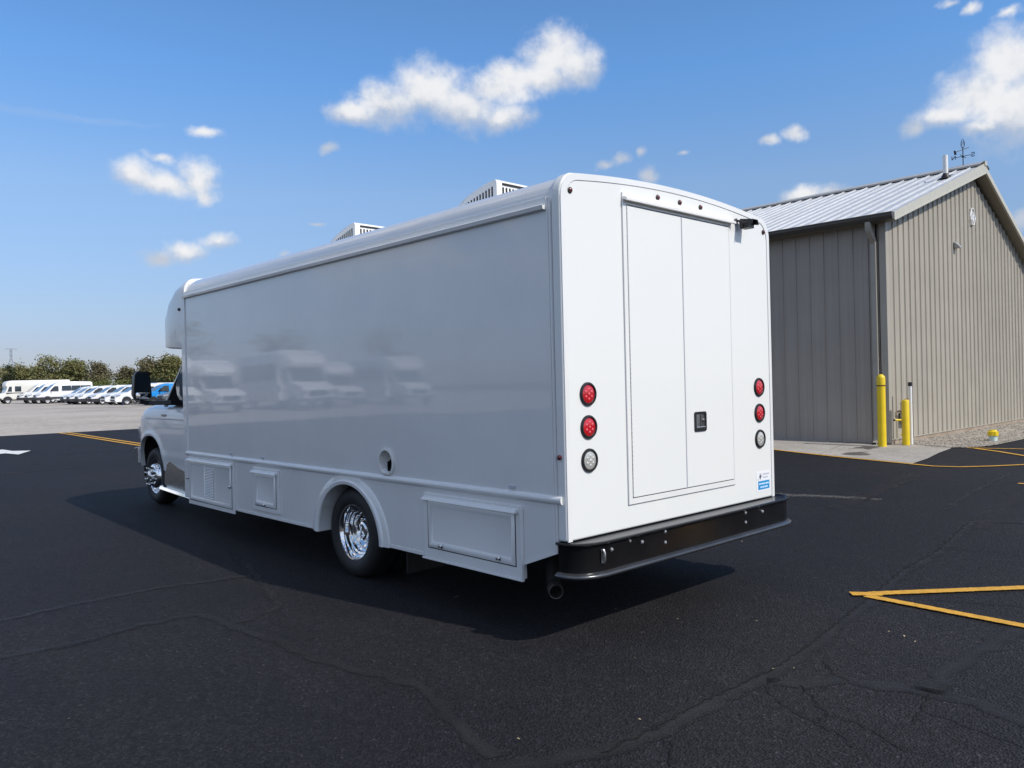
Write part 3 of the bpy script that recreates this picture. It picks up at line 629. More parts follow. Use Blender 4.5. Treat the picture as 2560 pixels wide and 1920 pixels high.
# underbody
for sx in (-1, 1):
    B().box(min(sx*.40, sx*.48), max(sx*.40, sx*.48), .1, 8.2, .42, .6).obj('frame_rail', M['under'], TR)
    B().box(min(sx*.62, sx*1.12), max(sx*.62, sx*1.12), 1.78, 1.795, .14, .5).obj('mud_flap', M['black'], TR, bevel=.003)
B().tube([(-.98, 2.5, .375), (-.35, 2.5, .375), (-.12, 2.5, .37), (.12, 2.5, .37), (.35, 2.5, .375), (.98, 2.5, .375)], [.06, .06, .17, .17, .06, .06], 12).obj('rear_axle', M['under'], TR)
B().tube([(-.9, 7.75, ZF), (.9, 7.75, ZF)], .05, 10).obj('front_axle', M['under'], TR)
B().box(-1.0, -.5, 3.0, 4.4, .36, .6).obj('battery_tray', M['under'], TR)
B().tube([(-.95, 4.5, .42), (-1.02, 4.4, .30), (-1.04, 4.38, .285)], .012, 8).obj('drain_tube', M['steel'], TR)
EXT = Vector((-1.12, .20, .283)); EXA = Vector((.58, .78, .10)).normalized()
b = B(); b.lathe([(.040, .12), (.041, 0), (.0445, -.001), (.046, .004), (.046, .07)], EXT, EXA, 32, cap=False); ex = b.obj('exhaust_pipe', M['darksteel'], TR, smooth=50)
B().lathe([(.0405, .10), (0, .10)], EXT, EXA, 24, cap=False).obj('pipe_bore', M['flat_black'], ex)
B().tube([EXT+EXA*.065, EXT+EXA*.10+Vector((0, 0, .015)), EXT+EXA*.12+Vector((0, 0, .07)), EXT+EXA*.125+Vector((0, 0, .16)), EXT+EXA*.13+Vector((0, 0, .34))], .046, 20).obj('pipe_elbow', M['under'], ex, smooth=60)
# rear doors
FX0, FX1, FZ0, FZ1 = -.642, .632, .785, 2.762
dfr = B().plate([(FX0, FZ0), (FX1, FZ0), (FX1, FZ1), (FX0, FZ1)], [[(-.604, .822), (.612, .822), (.612, 2.724), (-.604, 2.724)]], 'y', -.002, -.011).obj('door_frame', M['white'], TR, bevel=.003)
b = B().plate([(FX0-.004, FZ0-.004), (FX1+.004, FZ0-.004), (FX1+.004, FZ1+.004), (FX0-.004, FZ1+.004)], [[(FX0+.004, FZ0+.004), (FX1-.004, FZ0+.004), (FX1-.004, FZ1-.004), (FX0+.004, FZ1-.004)]], 'y', -.0006, -.0016); b.obj('frame_sealant', M['stickergrey'], dfr)
B().box(-.6035, .6115, -.0012, -.0003, .8225, 2.7235).obj('door_gap', M['seam'], dfr)
door_l = B().box(-.5965, -.006, -.0135, -.0015, .829, 2.718).obj('rear_door', M['cap'], TR, bevel=.002)
door_r = B().box(.006, .606, -.0135, -.0015, .829, 2.718).obj('rear_door', M['cap'], TR, bevel=.002)
B().box(-.0045, .0045, -.016, -.002, .826, 2.72).obj('door_seal_strip', M['stickergrey'], door_l, bevel=.002)
pin = B().tube([(-.6005, -.0125, .83), (-.6005, -.0125, 2.717)], .004, 8).obj('hinge_pin', M['alu'], door_l)
b = B()
for k in range(64):
    z = .835+k*.0295; b.box(-.6045, -.5965, -.0175, -.0125, z, z+.021)
b.obj('hinge_knuckles', M['white'], door_l, bevel=.0015, seg=1)
hd = [(-.0015, 2.80), (-.010, 2.80), (-.012, 2.772), (-.034, 2.768), (-.046, 2.758), (-.046, 2.745), (-.036, 2.742), (-.030, 2.752), (-.0015, 2.75)]
B().prism([(y, z) for y, z in hd], 'x', -.642, .662).obj('door_header_rail', M['white'], TR, smooth=50)
# flush door handle
hz = B().plate(rrect(.098, .246, 1.212, 1.352, .016), [rrect(.116, .228, 1.232, 1.334, .008)], 'y', -.0137, -.021).obj('door_handle', M['black'], door_r, bevel=.003)
bb = B(); bb.box(.114, .23, -.0150, -.0142, 1.23, 1.336); bb.obj('handle_dish', M['darksteel'], door_r)
B().box(.118, .158, -.021, -.0152, 1.234, 1.332).obj('handle_paddle', M['steel'], door_r, bevel=.003)
B().box(.172, .184, -.0225, -.0152, 1.234, 1.332).obj('handle_bar', M['chrome'], door_r, bevel=.003)
B().box(.118, .226, -.0235, -.0152, 1.2335, 1.246).obj('handle_lip', M['chrome'], door_r, bevel=.003)
B().lathe([(.011, 0), (.011, .008), (0, .009)], (.205, -.0152, 1.29), (0, -1, 0), 14).obj('lock_cylinder', M['chrome'], door_r)
# tail lamps
def lamp(x, z, red):
    g = B().lathe([(.0735, 0), (.0735, .006), (.069, .013), (.060, .014), (.055, .008), (.0545, .002)], (x, -.0005, z), (0, -1, 0), 36, cap=False).obj('tail_lamp', M['black'], TR, smooth=50)
    if not red: g['label'] = 'clear reversing lamp in a black grommet'
    else: g['label'] = 'red tail lamp in a black grommet'
    B().lathe([(.0548, .001), (.0548, .007), (.045, .0105), (.02, .0125), (0, .013)], (x, -.0005, z), (0, -1, 0), 36).obj('lens', M['redlens'] if red else M['clearlens'], g, smooth=50)
    for k in range(7):
        a = R(30+60*k); rr = .030 if k < 6 else 0
        B().lathe([(.0085, 0), (.008, .002), (.005, .004), (0, .0045)], (x+rr*math.cos(a), -.0108 if k < 6 else -.0130, z+rr*math.sin(a)), (0, -1, 0), 10).obj('led', M['redled'] if red else M['clearled'], g)
for x in (-1.0097, 1.0097):
    for z, red in ((1.509, 1), (1.307, 1), (1.103, 0)): lamp(x, z, red)
# roof marker lights
for x, z in ((-1.129, 2.74), (1.129, 2.74), (-.254, 2.82), (0, 2.82), (.254, 2.82)):
    mk = B().lathe([(.019, 0), (.019, .005), (.015, .007)], (x, -.0005, z), (0, -1, 0), 16).obj('marker_lamp', M['black'], TR)
    B().lathe([(.0145, 0), (.0125, .007), (.006, .011), (0, .012)], (x, -.006, z), (0, -1, 0), 14).obj('marker_lens', M['amber'], mk)
# reversing camera
rc = B().loft([[(.775+dx, y, 2.752+dz) for dx, dz in ((-.040, -.034), (.040, -.034), (.043, .012), (.026, .03), (-.026, .03), (-.043, .012))] for y in (-.03, -.105)], True).obj('rear_view_camera', M['black'], TR, bevel=.004)
B().loft([[(.775+dx*1.45, y, 2.757+dz+zz) for dx, dz in ((-.033, -.004), (-.022, .030), (.022, .030), (.033, -.004), (.034, .0), (.023, .034), (-.023, .034), (-.034, .0))] for y, zz in ((-.03, .004), (-.14, -.014))], True).obj('camera_visor', M['black'], rc)
B().tube([(.727, -.001, 2.778), (.727, -.028, 2.778), (.735, -.05, 2.76), (.75, -.06, 2.755)], .008, 8).obj('camera_arm', M['black'], rc)
B().lathe([(.022, 0), (.022, .008), (.012, .014)], (.727, -.0005, 2.778), (0, -1, 0), 14).obj('mount_flange', M['black'], rc)
B().box(.728, .822, -.062, -.05, 2.722, 2.758).obj('camera_bracket', M['black'], rc, bevel=.003)
# dealer sticker
st = B().box(.945, 1.15, -.0014, -.0004, .69, .845).obj('sticker', M['stickerwhite'], TR)
B().box(.968, 1.139, -.0022, -.0015, .703, .770).obj('sticker_band', M['blue'], st)
for x0, x1, z in ((.978, 1.008, .748), (1.012, 1.07, .748), (1.075, 1.128, .748), (.998, 1.03, .722), (1.034, 1.055, .722), (1.06, 1.11, .722)): B().box(x0, x1, -.003, -.0023, z-.006, z+.006).obj('sticker_print', M['paleblue'], st)
for x0, x1, z in ((1.045, 1.135, .822), (1.045, 1.075, .797), (1.08, 1.115, .797)): B().box(x0, x1, -.0022, -.0015, z-.006, z+.006).obj('sticker_print', M['stickergrey'], st)
lg = [(1.0, .835), (1.008, .815), (1.016, .805), (1.008, .797), (1.0, .778), (.993, .797), (.986, .805), (.993, .815)]
B().prism(lg, 'y', -.0022, -.0015).obj('sticker_logo', M['navy'], st)
for s in (-1, 1): B().prism([(1.0+s*.020, .81+s*.012), (1.0+s*.026, .812+s*.02), (1.0+s*.034, .795+s*.014), (1.0+s*.024, .78+s*.012)], 'y', -.0022, -.0015).obj('sticker_logo_bracket', M['stickergrey'], st)
# rear bumper
plan = [(-1.264, .035), (-1.264, .0), (-1.257, -.04), (-1.237, -.08), (-1.20, -.112), (-1.145, -.137), (-1.07, -.15)]
plan = plan+[(-.5, -.152), (0, -.153), (.5, -.152)]+[(-x, y) for x, y in reversed(plan)]
sec = [(-.02, .622), (-.004, .626), (.004, .634), (.014, .640), (.023, .636), (.024, .628), (.016, .622), (.004, .616), (.0, .606), (.0, .458), (.0, .424), (-.03, .424)]
lip = [(.001, .461), (.010, .460), (.028, .452), (.034, .446), (.034, .436), (.028, .429), (.010, .425), (.001, .424)]
def off(i, d):
    a = Vector(plan[max(i-1, 0)]); c = Vector(plan[min(i+1, len(plan)-1)]); t = (c-a).normalized(); nrm = Vector((t.y, -t.x)); p = Vector(plan[i])+nrm*d; return p
b = B(); b.loft([[(*off(i, d), z) for d, z in sec] for i in range(len(plan))], closed=False); bp = b.obj('rear_bumper', M['bumper'], TR, smooth=24)
b = B(); b.loft([[(*off(i, d), z) for d, z in lip] for i in range(len(plan))], closed=True); b.obj('bumper_lip', M['lipsheen'], bp, smooth=50)
b = B(); vs = [b.v((*off(i, -.004), .6265)) for i in range(len(plan))]; b.f(vs+[b.v((1.2, .07, .6265)), b.v((-1.2, .07, .6265))]); upfix(b.obj('bumper_top', M['bumper'], bp, smooth=0))
for x, z, big in ((-.995, .575, 1), (-.83, .575, 0) if False else (-.82, .60, 0), (-.70, .575, 1), (-.46, .605, 1), (-.46, .535, 1), (.52, .60, 1), (.52, .53, 1), (.76, .578, 1)):
    B().lathe([(.0125, 0), (.0125, .004), (.009, .010), (0, .013)] if big else [(.009, 0), (.008, .008), (0, .009)], (x, -.147, z), (0, -1, 0), 12).obj('bumper_bolt', M['alu'], bp)
rb = B().box(-1.095, -1.065, -.156, -.150, .508, .592).obj('bumper_latch', M['chrome'], bp, bevel=.005)
B().tube([(-1.08, -.158, .51), (-1.08, -.168, .53), (-1.08, -.168, .57), (-1.08, -.158, .588)], .008, 8).obj('latch_pull', M['steel'], bp)
# roof air conditioners
def aircon(y0, ln):
    hw, zt = .42, 3.215
    prof = [(y0, 2.85), (y0+.004, zt-.02), (y0+.02, zt), (y0+ln*.25, zt-.01), (y0+ln*.5, zt-.06), (y0+ln*.75, zt-.15), (y0+ln*.9, zt-.23), (y0+ln, 2.85)]
    b = B(); b.loft([[(x*k, y+(dy if y > y0+.1 else 0), z) for y, z in prof] for x, k, dy in ((-hw, 1, -.10), (-hw*.94, 1, 0), (hw*.94, 1, 0), (hw, 1, -.10))], True)
    a = b.obj('air_conditioner', M['cap'], TR, bevel=.008, smooth=45)
    for i in range(12):
        y = y0+.05+i*.037; zt2 = 3.160-.0085*i
        B().box(-hw-.0025, -hw+.004, y, y+.015, 2.98, zt2).obj('vent_slot', M['under'], a)
    for i in range(20):
        x = -hw+.06+i*.037; B().box(x, x+.014, y0-.0025, y0+.005, 3.0, 3.155).obj('vent_slot', M['under'], a)
    for x in (-hw+.06, -.07): B().box(x, x+.26, y0-.0022, y0+.006, 3.172, 3.190).obj('vent_slot', M['under'], a)
aircon(1.43, .80); aircon(3.53, .80)
# ---- cab
def arch_z(y):
    a = (y-7.72)/.47
    return .57+.43*math.sqrt(max(0, 1-abs(a)**2.4)) if abs(a) < 1 else .57
def cab_x(y, z):
    x = 1.0+.018*(1-((z-.95)/.42)**2)
    d = math.hypot((y-7.72)/.47, (z-.57)/.43)
    x += .014*math.exp(-((d-1.06)/.09)**2)
    if .72 < z < .80: x += .006
    if y > 7.95: x -= .55*(y-7.95)**2
    return x
ycols = [5.93, 6.2, 6.5, 6.8, 7.0, 7.12, 7.2]+[7.72+.47*math.sin(R(a)) for a in range(-90, 91, 9)]+[8.24, 8.3, 8.36, 8.4]
for sx in (-1, 1):
    rows = []
    for y in ycols:
        zb = arch_z(y); rows.append([(sx*cab_x(y, zb+(1.215-zb)*t), y, zb+(1.215-zb)*t) for t in [i/16 for i in range(17)]]+[(sx*(cab_x(y, 1.215)-.012), y, 1.222)])
    rows[0:0] = []
    rows = [[(sx*(abs(r[0][0])-.05), r[0][1], r[0][2])]+r for r in rows]
    b = B(); b.grid(rows); b.obj('cab_side', M['white'], TR, smooth=50)
def nosedrop(y): return .75*max(0, y-7.85)**2
rows = []
for y in [5.93, 6.4, 6.8, 7.1, 7.4, 7.7, 7.9, 8.05, 8.2, 8.3, 8.38, 8.42]:
    k = cab_x(y, 1.2)/1.0; dz = nosedrop(y)
    half = [(-.99*k, 1.226-dz*.2), (-.985*k, 1.30-dz*.5), (-.955*k, 1.365-dz*.8), (-.87*k, 1.40-dz), (-.5*k, 1.43-dz), (0, 1.44-dz)]
    rows.append([(x, y, z) for x, z in half]+[(-x, y, z) for x, z in reversed(half[:-1])])
b = B(); b.grid(rows); hood = b.obj('hood', M['white'], TR, smooth=60)
b = B(); b.grid([rows[-1], [(p[0]*.98, 8.44, .85) for p in rows[-1]]]); b.obj('front_fascia', M['white'], TR)
B().box(-.62, .62, 8.43, 8.47, .92, 1.12).obj('grille', M['black'], TR, bevel=.01)
for sx in (-1, 1): B().box(sx*.8-.13, sx*.8+.13, 8.40, 8.46, .92, 1.10).obj('headlight', M['lampglass'], TR, bevel=.02)
for sx in (-1, 1):
    b = B(); b.box(min(sx*1.008, sx*1.012), max(sx*1.008, sx*1.012), 7.18, 7.32, 1.262, 1.292); b.obj('fender_badge', M['steel'], TR, bevel=.002)
    B().box(min(sx*1.012, sx*1.0135), max(sx*1.012, sx*1.0135), 7.19, 7.31, 1.264, 1.272).obj('badge_stripe', M['amber'], TR)
b = B(); b.loft([[(x, y, z) for y, z in ((8.34, .60), (8.50, .62), (8.53, .70), (8.50, .80), (8.34, .82))] for x in (-.98, -.9, .9, .98)], True); b.obj('front_bumper', M['chrome'], TR, bevel=.01)
B().box(-.9, .9, 6.0, 8.3, .5, .6).obj('cab_floor', M['under'], TR)
for sx in (-1, 1):
    b = B(); b.loft([[(sx*.9, 7.72+.48*math.cos(t), .57+.44*math.sin(t)) for t in [math.pi*i/16 for i in range(17)]], [(sx*.6, 7.72+.48*math.cos(t), .57+.44*math.sin(t)) for t in [math.pi*i/16 for i in range(17)]]], closed=False); b.obj('wheel_well', M['under'], TR)
    B().box(min(sx*.6, sx*.61), max(sx*.6, sx*.61), 7.2, 8.25, .4, 1.0).obj('wheel_well_back', M['under'], TR)
    B().box(min(sx*.3, sx*.93), max(sx*.3, sx*.93), 8.22, 8.26, .42, 1.1).obj('wheel_well_front', M['under'], TR)
    pl = [(5.97, .60), (6.55, .60), (6.75, .63), (7.05, .70), (7.22, .62), (7.25, .40), (7.1, .36), (5.97, .31)]
    B().prism([(y, z) for y, z in pl], 'x', sx*1.012, sx*.98).obj('tread_plate_panel', M['tread_plate'], TR, bevel=.003)
    b = B(); b.loft([[(sx*1.06, y, z), (sx*1.05, y, z+.035), (sx*1.0, y, z+.045), (sx*.94, y, z+.045), (sx*.94, y, z-.02), (sx*1.04, y, z-.02)] for y, z in ((5.97, .285), (7.3, .335))], True); b.obj('running_board', M['chrome'], TR, smooth=45)
    # greenhouse
    X = sx*.985
    sail = [(7.22, 1.405), (6.0, 1.405), (6.0, 2.08), (6.42, 2.08), (6.65, 1.88)]
    b = B(); b.prism(sail, 'x', X, sx*.93); b.obj('mirror_sail', M['flat_black'], TR, bevel=.004)
    gl = [(6.02, 1.45), (6.70, 1.46), (6.80, 1.53), (6.84, 1.64), (6.79, 1.74), (6.60, 1.88), (6.4, 2.04), (6.02, 2.04)]
    b = B(); b.prism(gl, 'x', X+sx*.004, X-sx*.01); b.obj('cab_window', M['bluglass'], TR)
    b = B(); b.tube([(sx*.965, 7.26, 1.40), (sx*.955, 6.95, 1.65), (sx*.945, 6.62, 1.93), (sx*.93, 6.42, 2.12)], .030, 10); b.obj('windscreen_pillar', M['white'], TR)
    # mirror
    mx = sx*1.285
    mh = B().loft([[(mx+sx*dx*(1 if y < 7.24 else .8)*(1-.22*max(0, dz-.02)/.16), y, 1.66+dz*(1 if y < 7.24 else .86)) for dx, dz in rrect(-.108, .108, -.18, .18, .06, 5)] for y in (7.14, 7.20, 7.26, 7.30)], True).obj('side_mirror', M['black'], TR, smooth=50)
    B().prism([(mx+sx*dx*(1-.2*max(0, z-1.68)/.16), z) for dx, z in rrect(-.088, .09, 1.585, 1.81, .035, 5)], 'y', 7.138, 7.13).obj('mirror_glass', M['glass'], mh)
    B().loft([[(mx+sx*dx*k, yy, 1.5325+(z-1.5325)*k) for dx, z in rrect(-.084, .084, 1.49, 1.575, .02, 4)] for k, yy in ((1, 7.139), (1, 7.131), (.75, 7.124), (.4, 7.1195), (.02, 7.118))], True).obj('convex_glass', M['chrome'], mh, smooth=60)
    b = B(); b.loft([[(x, y+dy, z+dz) for dy, dz in ((-.04, -.025), (.04, -.025), (.03, .028), (-.03, .028))] for x, y, z in ((sx*1.31, 7.2, 1.455), (sx*1.2, 7.2, 1.44), (sx*1.08, 7.12, 1.435), (sx*.97, 7.05, 1.445))], True); b.obj('mirror_arm', M['black'], mh, bevel=.008)
b = B(); b.loft([[(-.93, 7.20, 1.41), (-.90, 6.42, 2.12)], [(0, 7.26, 1.43), (0, 6.46, 2.13)], [(.93, 7.20, 1.41), (.90, 6.42, 2.12)]], closed=False); b.obj('windscreen', M['glass'], TR, normals=False)
B().box(-.93, .93, 5.93, 6.5, 2.04, 2.09).obj('cab_roof', M['white'], TR, bevel=.01)

# ------------------------------------------------------------------ steel building
BD = thing('metal_building', 'taupe steel-clad building with ribbed gable wall and pale metal roof', 'building', (13.3, 3.88, 0))
YG, XW, YE = 3.88, 13.3, 25.0
def wall_top(x): return 4.99+.31*(x-13.45) if x < 19.3 else 6.80-.41*(x-19.3)
gw = B().prism([(13.3, .06), (25.3, .06), (25.3, wall_top(25.3)), (19.3, 6.82), (13.3, wall_top(13.3))], 'y', YG+.03, YG+.2).obj('gable_wall', M['siding'], BD)
P = .3155; n = 0; x = 13.36
while x < 25.2:
    x1 = min(x+P, 25.28)
    prof = [(0, 0), (.035, 0), (.048, -.028), (.086, -.028), (.10, 0), (.19, 0), (.196, -.005), (.21, -.005), (.216, 0), (P-.003, 0)]
    prof = [(x+u, YG+d) for u, d in prof if x+u <= 25.3]
    bt = .12; b = B(); b.loft([[(px, py, bt) for px, py in prof], [(px, py, min(wall_top(px), wall_top(px))+.03) for px, py in prof]], closed=False)
    b.obj('siding_panel', M['siding'], gw, smooth=0); x += P
    # fastener row is too small to show singly
sw = B().box(XW+.03, XW+.2, YG+.05, YE, .06, 5.0).obj('side_wall', M['sidingshade'], BD)
P2 = .3425; y = 4.262-P2+.03
y = 3.93
ys = [4.262+P2*k for k in range(-1, 61)]
for k, y in enumerate(ys):
    if y+P2 > YE: break
    prof = [(y, 0), (y+.10, 0), (y+.104, -.004), (y+.116, -.004), (y+.12, 0), (y+.22, 0), (y+.224, -.004), (y+.236, -.004), (y+.24, 0), (y+P2-.034, 0), (y+P2-.028, -.022), (y+P2-.010, -.022), (y+P2-.004, 0), (y+P2-.001, 0)]
    prof = [(max(a, 3.985), d) for a, d in prof]
    b = B(); b.loft([[(XW+d, a, .05) for a, d in prof], [(XW+d, a, 4.99) for a, d in prof]], closed=False); b.obj('siding_panel', M['sidingshade'], sw, smooth=0)
b = B(); b.prism([(13.275, 3.995), (13.275, 3.845), (13.405, 3.845), (13.405, 3.87), (13.3, 3.87), (13.3, 3.995)], 'z', .06, 4.98); b.obj('corner_trim', M['siding'], BD, bevel=.003)
fd = B(); fd.box(13.32, 25.3, 3.86, 4.05, -.1, .115); fd.obj('foundation', M['foundation'], BD, bevel=.006)
B().box(13.4, 25.3, 3.842, 3.9, .115, .135).obj('base_trim', M['siding'], BD)
B().box(13.31, 13.6, 3.95, YE, -.1, .06).obj('foundation', M['foundation'], BD)
B().box(13.3, 25.3, YE, YE+.1, 0, 5.0).obj('rear_wall', M['siding'], BD)
B().box(25.2, 25.3, 3.9, YE, 0, 4.3).obj('far_side_wall', M['siding'], BD)
# roof
def roof_z(x): return 5.055+.338*(x-13.05)
rf = B(); rf.loft([[(13.03, y, roof_z(13.03)-.03), (19.35, y, roof_z(19.35)-.03), (25.6, y, roof_z(19.35)-.03-.45*6.25)] for y in (3.62, YE+.2)], closed=False); rf = rf.obj('roof', M['roof'], BD, normals=False)
y = 3.872-P2
while y < YE:
    prof = [(0, 0), (P2*.33, 0), (P2*.33+.01, .006), (P2*.33+.03, .006), (P2*.33+.04, 0), (P2*.66, 0), (P2*.66+.01, .006), (P2*.66+.03, .006), (P2*.66+.04, 0), (P2-.05, 0), (P2-.036, .036), (P2-.012, .036), (P2, 0)]
    prof = [(max(3.625, y+u), d) for u, d in prof]
    b = B(); b.loft([[(xx, a, roof_z(xx)+d) for a, d in prof] for xx in (12.99, 19.12)], closed=False); b.obj('roof_panel', M['roof'], rf, smooth=0)
    y += P2
zr = roof_z(19.35)
b = B(); b.loft([[(18.98, yy, roof_z(18.98)+.04), (18.985, yy, roof_z(18.98)+.085), (19.33, yy, zr+.085), (19.7, yy, zr-.06), (19.7, yy, zr-.10)] for yy in (3.585, YE+.2)], closed=False); b.obj('ridge_cap', M['ridge'], rf, smooth=0)
B().box(19.24, 19.42, 3.555, 3.60, zr-.05, zr+.075).obj('ridge_end_cap', M['trim'], rf, bevel=.01)
# rake boards, left run in three lengths and right run
def rk_t(x): return 5.09+.339*(x-13.15)+.02
def rk_b(x): return 4.935+.324*(x-13.2)
for xa, xb in ((13.10, 16.39), (16.394, 18.55), (18.554, 19.37)):
    B().prism([(xa, rk_b(xa)), (xb, rk_b(xb)), (xb, rk_t(xb)), (xa, rk_t(xa))], 'y', 3.575, 3.61).obj('rake_board', M['trim'], BD, bevel=.003)
    B().prism([(xa, rk_b(xa)-.001), (xb, rk_b(xb)-.001), (xb, rk_b(xb)+.028), (xa, rk_b(xa)+.028)], 'y', 3.564, 3.5745).obj('rake_lip', M['trim'], BD, bevel=.002)
zt, zb_ = rk_t(19.37), rk_b(19.37)
B().prism([(19.374, zb_), (25.7, zb_-.455*6.33), (25.7, zb_+.17-.455*6.33), (19.374, zb_+.20)], 'y', 3.575, 3.61).obj('rake_board', M['trim'], BD, bevel=.003)
B().prism([(19.374, zb_-.001), (25.7, zb_-.455*6.33-.001), (25.7, zb_-.455*6.33+.028), (19.374, zb_+.028)], 'y', 3.56, 3.5745).obj('rake_lip', M['trim'], BD, bevel=.002)
sf = B(); sf.loft([[(13.1, yy, rk_b(13.1)+.015), (19.37, yy, zb_+.015), (25.7, yy, zb_-.455*6.33+.015)] for yy in (3.60, 3.93)], closed=False); sf.obj('soffit', M['soffit'], BD, normals=False)
B().box(13.0, 13.32, 3.62, YE, 4.925, 4.945).obj('eave_soffit', M['soffit'], BD)
gp = [(13.045, 5.07), (12.90, 5.075), (12.89, 5.055), (12.905, 5.04), (12.905, 5.0), (12.935, 4.965), (12.96, 4.92), (13.045, 4.92)]
B().prism(gp, 'y', 3.56, YE).obj('gutter', M['gutter'], BD, smooth=0)
ds = B(); ds.loft([[(xx+dx, 4.095+dy, zz+dz) for dx, dy, dz in ((-.045, -.055, a), (.045, -.055, b_), (.045, .055, b_), (-.045, .055, a))] for xx, zz, a, b_ in ((12.985, 4.93, 0, 0), (12.985, 4.80, -.02, .02), (13.05, 4.70, -.03, .03), (13.20, 4.57, -.03, .03), (13.245, 4.48, 0, 0), (13.245, .24, 0, 0), (13.20, .15, -.03, .02), (13.06, .06, -.03, .03))], True)
ds.obj('downspout', M['siding'], BD, bevel=.006)
B().box(13.03, 13.036, 4.05, 4.14, .028, .085).obj('downspout_mouth', M['under'], BD)
for z in (3.6, 1.9): B().box(13.19, 13.292, 4.035, 4.155, z, z+.03).obj('downspout_strap', M['siding'], BD, bevel=.002)
# vent pipe with boot
vp = B().lathe([(.062, 0), (.062, .60), (.054, .60), (.054, .5)], (17.7, 4.04, roof_z(17.7)), (0, 0, 1), 20, cap=False).obj('vent_pipe', M['pvc'], BD)
B().lathe([(.14, -.03), (.12, .02), (.075, .10), (.066, .13)], (17.7, 4.04, roof_z(17.7)), (0, 0, 1), 20).obj('pipe_boot', M['capblack'], vp)
B().prism([(17.5, roof_z(17.5)+.042), (17.95, roof_z(17.95)+.042), (17.95, roof_z(17.95)+.05), (17.5, roof_z(17.5)+.05)], 'y', 3.93, 4.15).obj('boot_flange', M['capblack'], vp)
# little wall hood
B().loft([[(17.64+dx, 3.85, 4.79+dz) for dx, dz in ((0, 0), (.16, 0), (.16, .17), (0, .17))], [(17.64+dx, 3.72, 4.79+dz) for dx, dz in ((0, 0), (.16, 0), (.16, .02), (0, .02))]], True).obj('wall_vent_hood', M['galv'], BD, bevel=.004)
# white emblem: hexagon ring with a zigzag inside
def bars(pts, r, y, closed=True):
    b = B(); seq = list(zip(pts, pts[1:]+pts[:1])) if closed else list(zip(pts, pts[1:]))
    for a, c in seq:
        A = Vector((a[0], y, a[1])); C = Vector((c[0], y, c[1])); b.tube([A-(C-A).normalized()*r*.7, C+(C-A).normalized()*r*.7], r, 6)
    return b
hx = [(19.06-.07, 5.985), (19.06+.10, 5.985), (19.06+.20, 5.77), (19.06+.10, 5.56), (19.06-.08, 5.56), (19.06-.20, 5.77)]
em = bars(hx, .017, 3.835).obj('emblem', M['emblem'], BD)
bars([(18.93, 5.68), (18.99, 5.90), (19.06, 5.66), (19.13, 5.88), (19.2, 5.68)], .015, 3.835, False).obj('emblem_zigzag', M['emblem'], em)
bars([(19.06, 5.80), (19.11, 5.71), (19.06, 5.62), (19.01, 5.71)], .012, 3.833).obj('emblem_diamond', M['emblem'], em)
# weather vane on the ridge
WX, WY, WZ = 19.33, 4.12, zr+.06
WV = thing('weather_vane', 'black iron weather vane with N and S letters on the ridge', 'weather vane', (WX, WY, WZ))
B().tube([(WX, WY, WZ), (WX, WY, WZ+.52)], .012, 8).obj('pole', M['iron'], WV)
B().lathe([(0, -.035), (.035, 0), (0, .035)], (WX, WY, WZ+.25), (0, 0, 1), 12).obj('hub_ball', M['iron'], WV)
B().tube([(WX, WY-.19, WZ+.27), (WX, WY+.19, WZ+.27)], .008, 8).obj('compass_arm', M['iron'], WV)
B().tube([(WX-.24, WY, WZ+.27), (WX+.24, WY, WZ+.27)], .008, 8).obj('compass_arm', M['iron'], WV)
def glyph(name, pts, yc, zc, sc, fl=1):
    b = B()
    P3 = [Vector((WX, yc+fl*p[0]*sc, zc+p[1]*sc)) for p in pts]
    for a, c in zip(P3, P3[1:]): b.tube([a, c], .010, 6)
    b.obj(name, M['iron'], WV)
glyph('letter_n', [(-.5, -.6), (-.5, .6), (.5, -.6), (.5, .6)], WY+.235, WZ+.27, .085)
glyph('letter_s', [(.5, .4), (.25, .6), (-.25, .6), (-.5, .35), (-.25, .05), (.25, -.05), (.5, -.35), (.25, -.6), (-.25, -.6), (-.5, -.4)], WY-.245, WZ+.27, .085)
b = B(); b.tube([(WX-.2, WY+.13, WZ+.37), (WX+.16, WY-.10, WZ+.52)], .009, 8); b.obj('arrow_shaft', M['iron'], WV)
B().prism([(WY+.10, WZ+.30), (WY+.16, WZ+.31), (WY+.17, WZ+.43), (WY+.12, WZ+.41)], 'x', WX-.19, WX-.18).obj('arrow_tail', M['iron'], WV)
b = B(); op = [(WX, WY+.0+.045*math.cos(t), WZ+.61+.12*math.sin(t)) for t in [2*math.pi*i/16 for i in range(17)]]
b.tube(op, .007, 6); b.tube([(WX, WY+.04, WZ+.52), (WX, WY+.015, WZ+.68), (WX, WY-.005, WZ+.55), (WX, WY-.02, WZ+.69), (WX, WY-.04, WZ+.53)], .006, 6); b.obj('top_figure', M['iron'], WV)

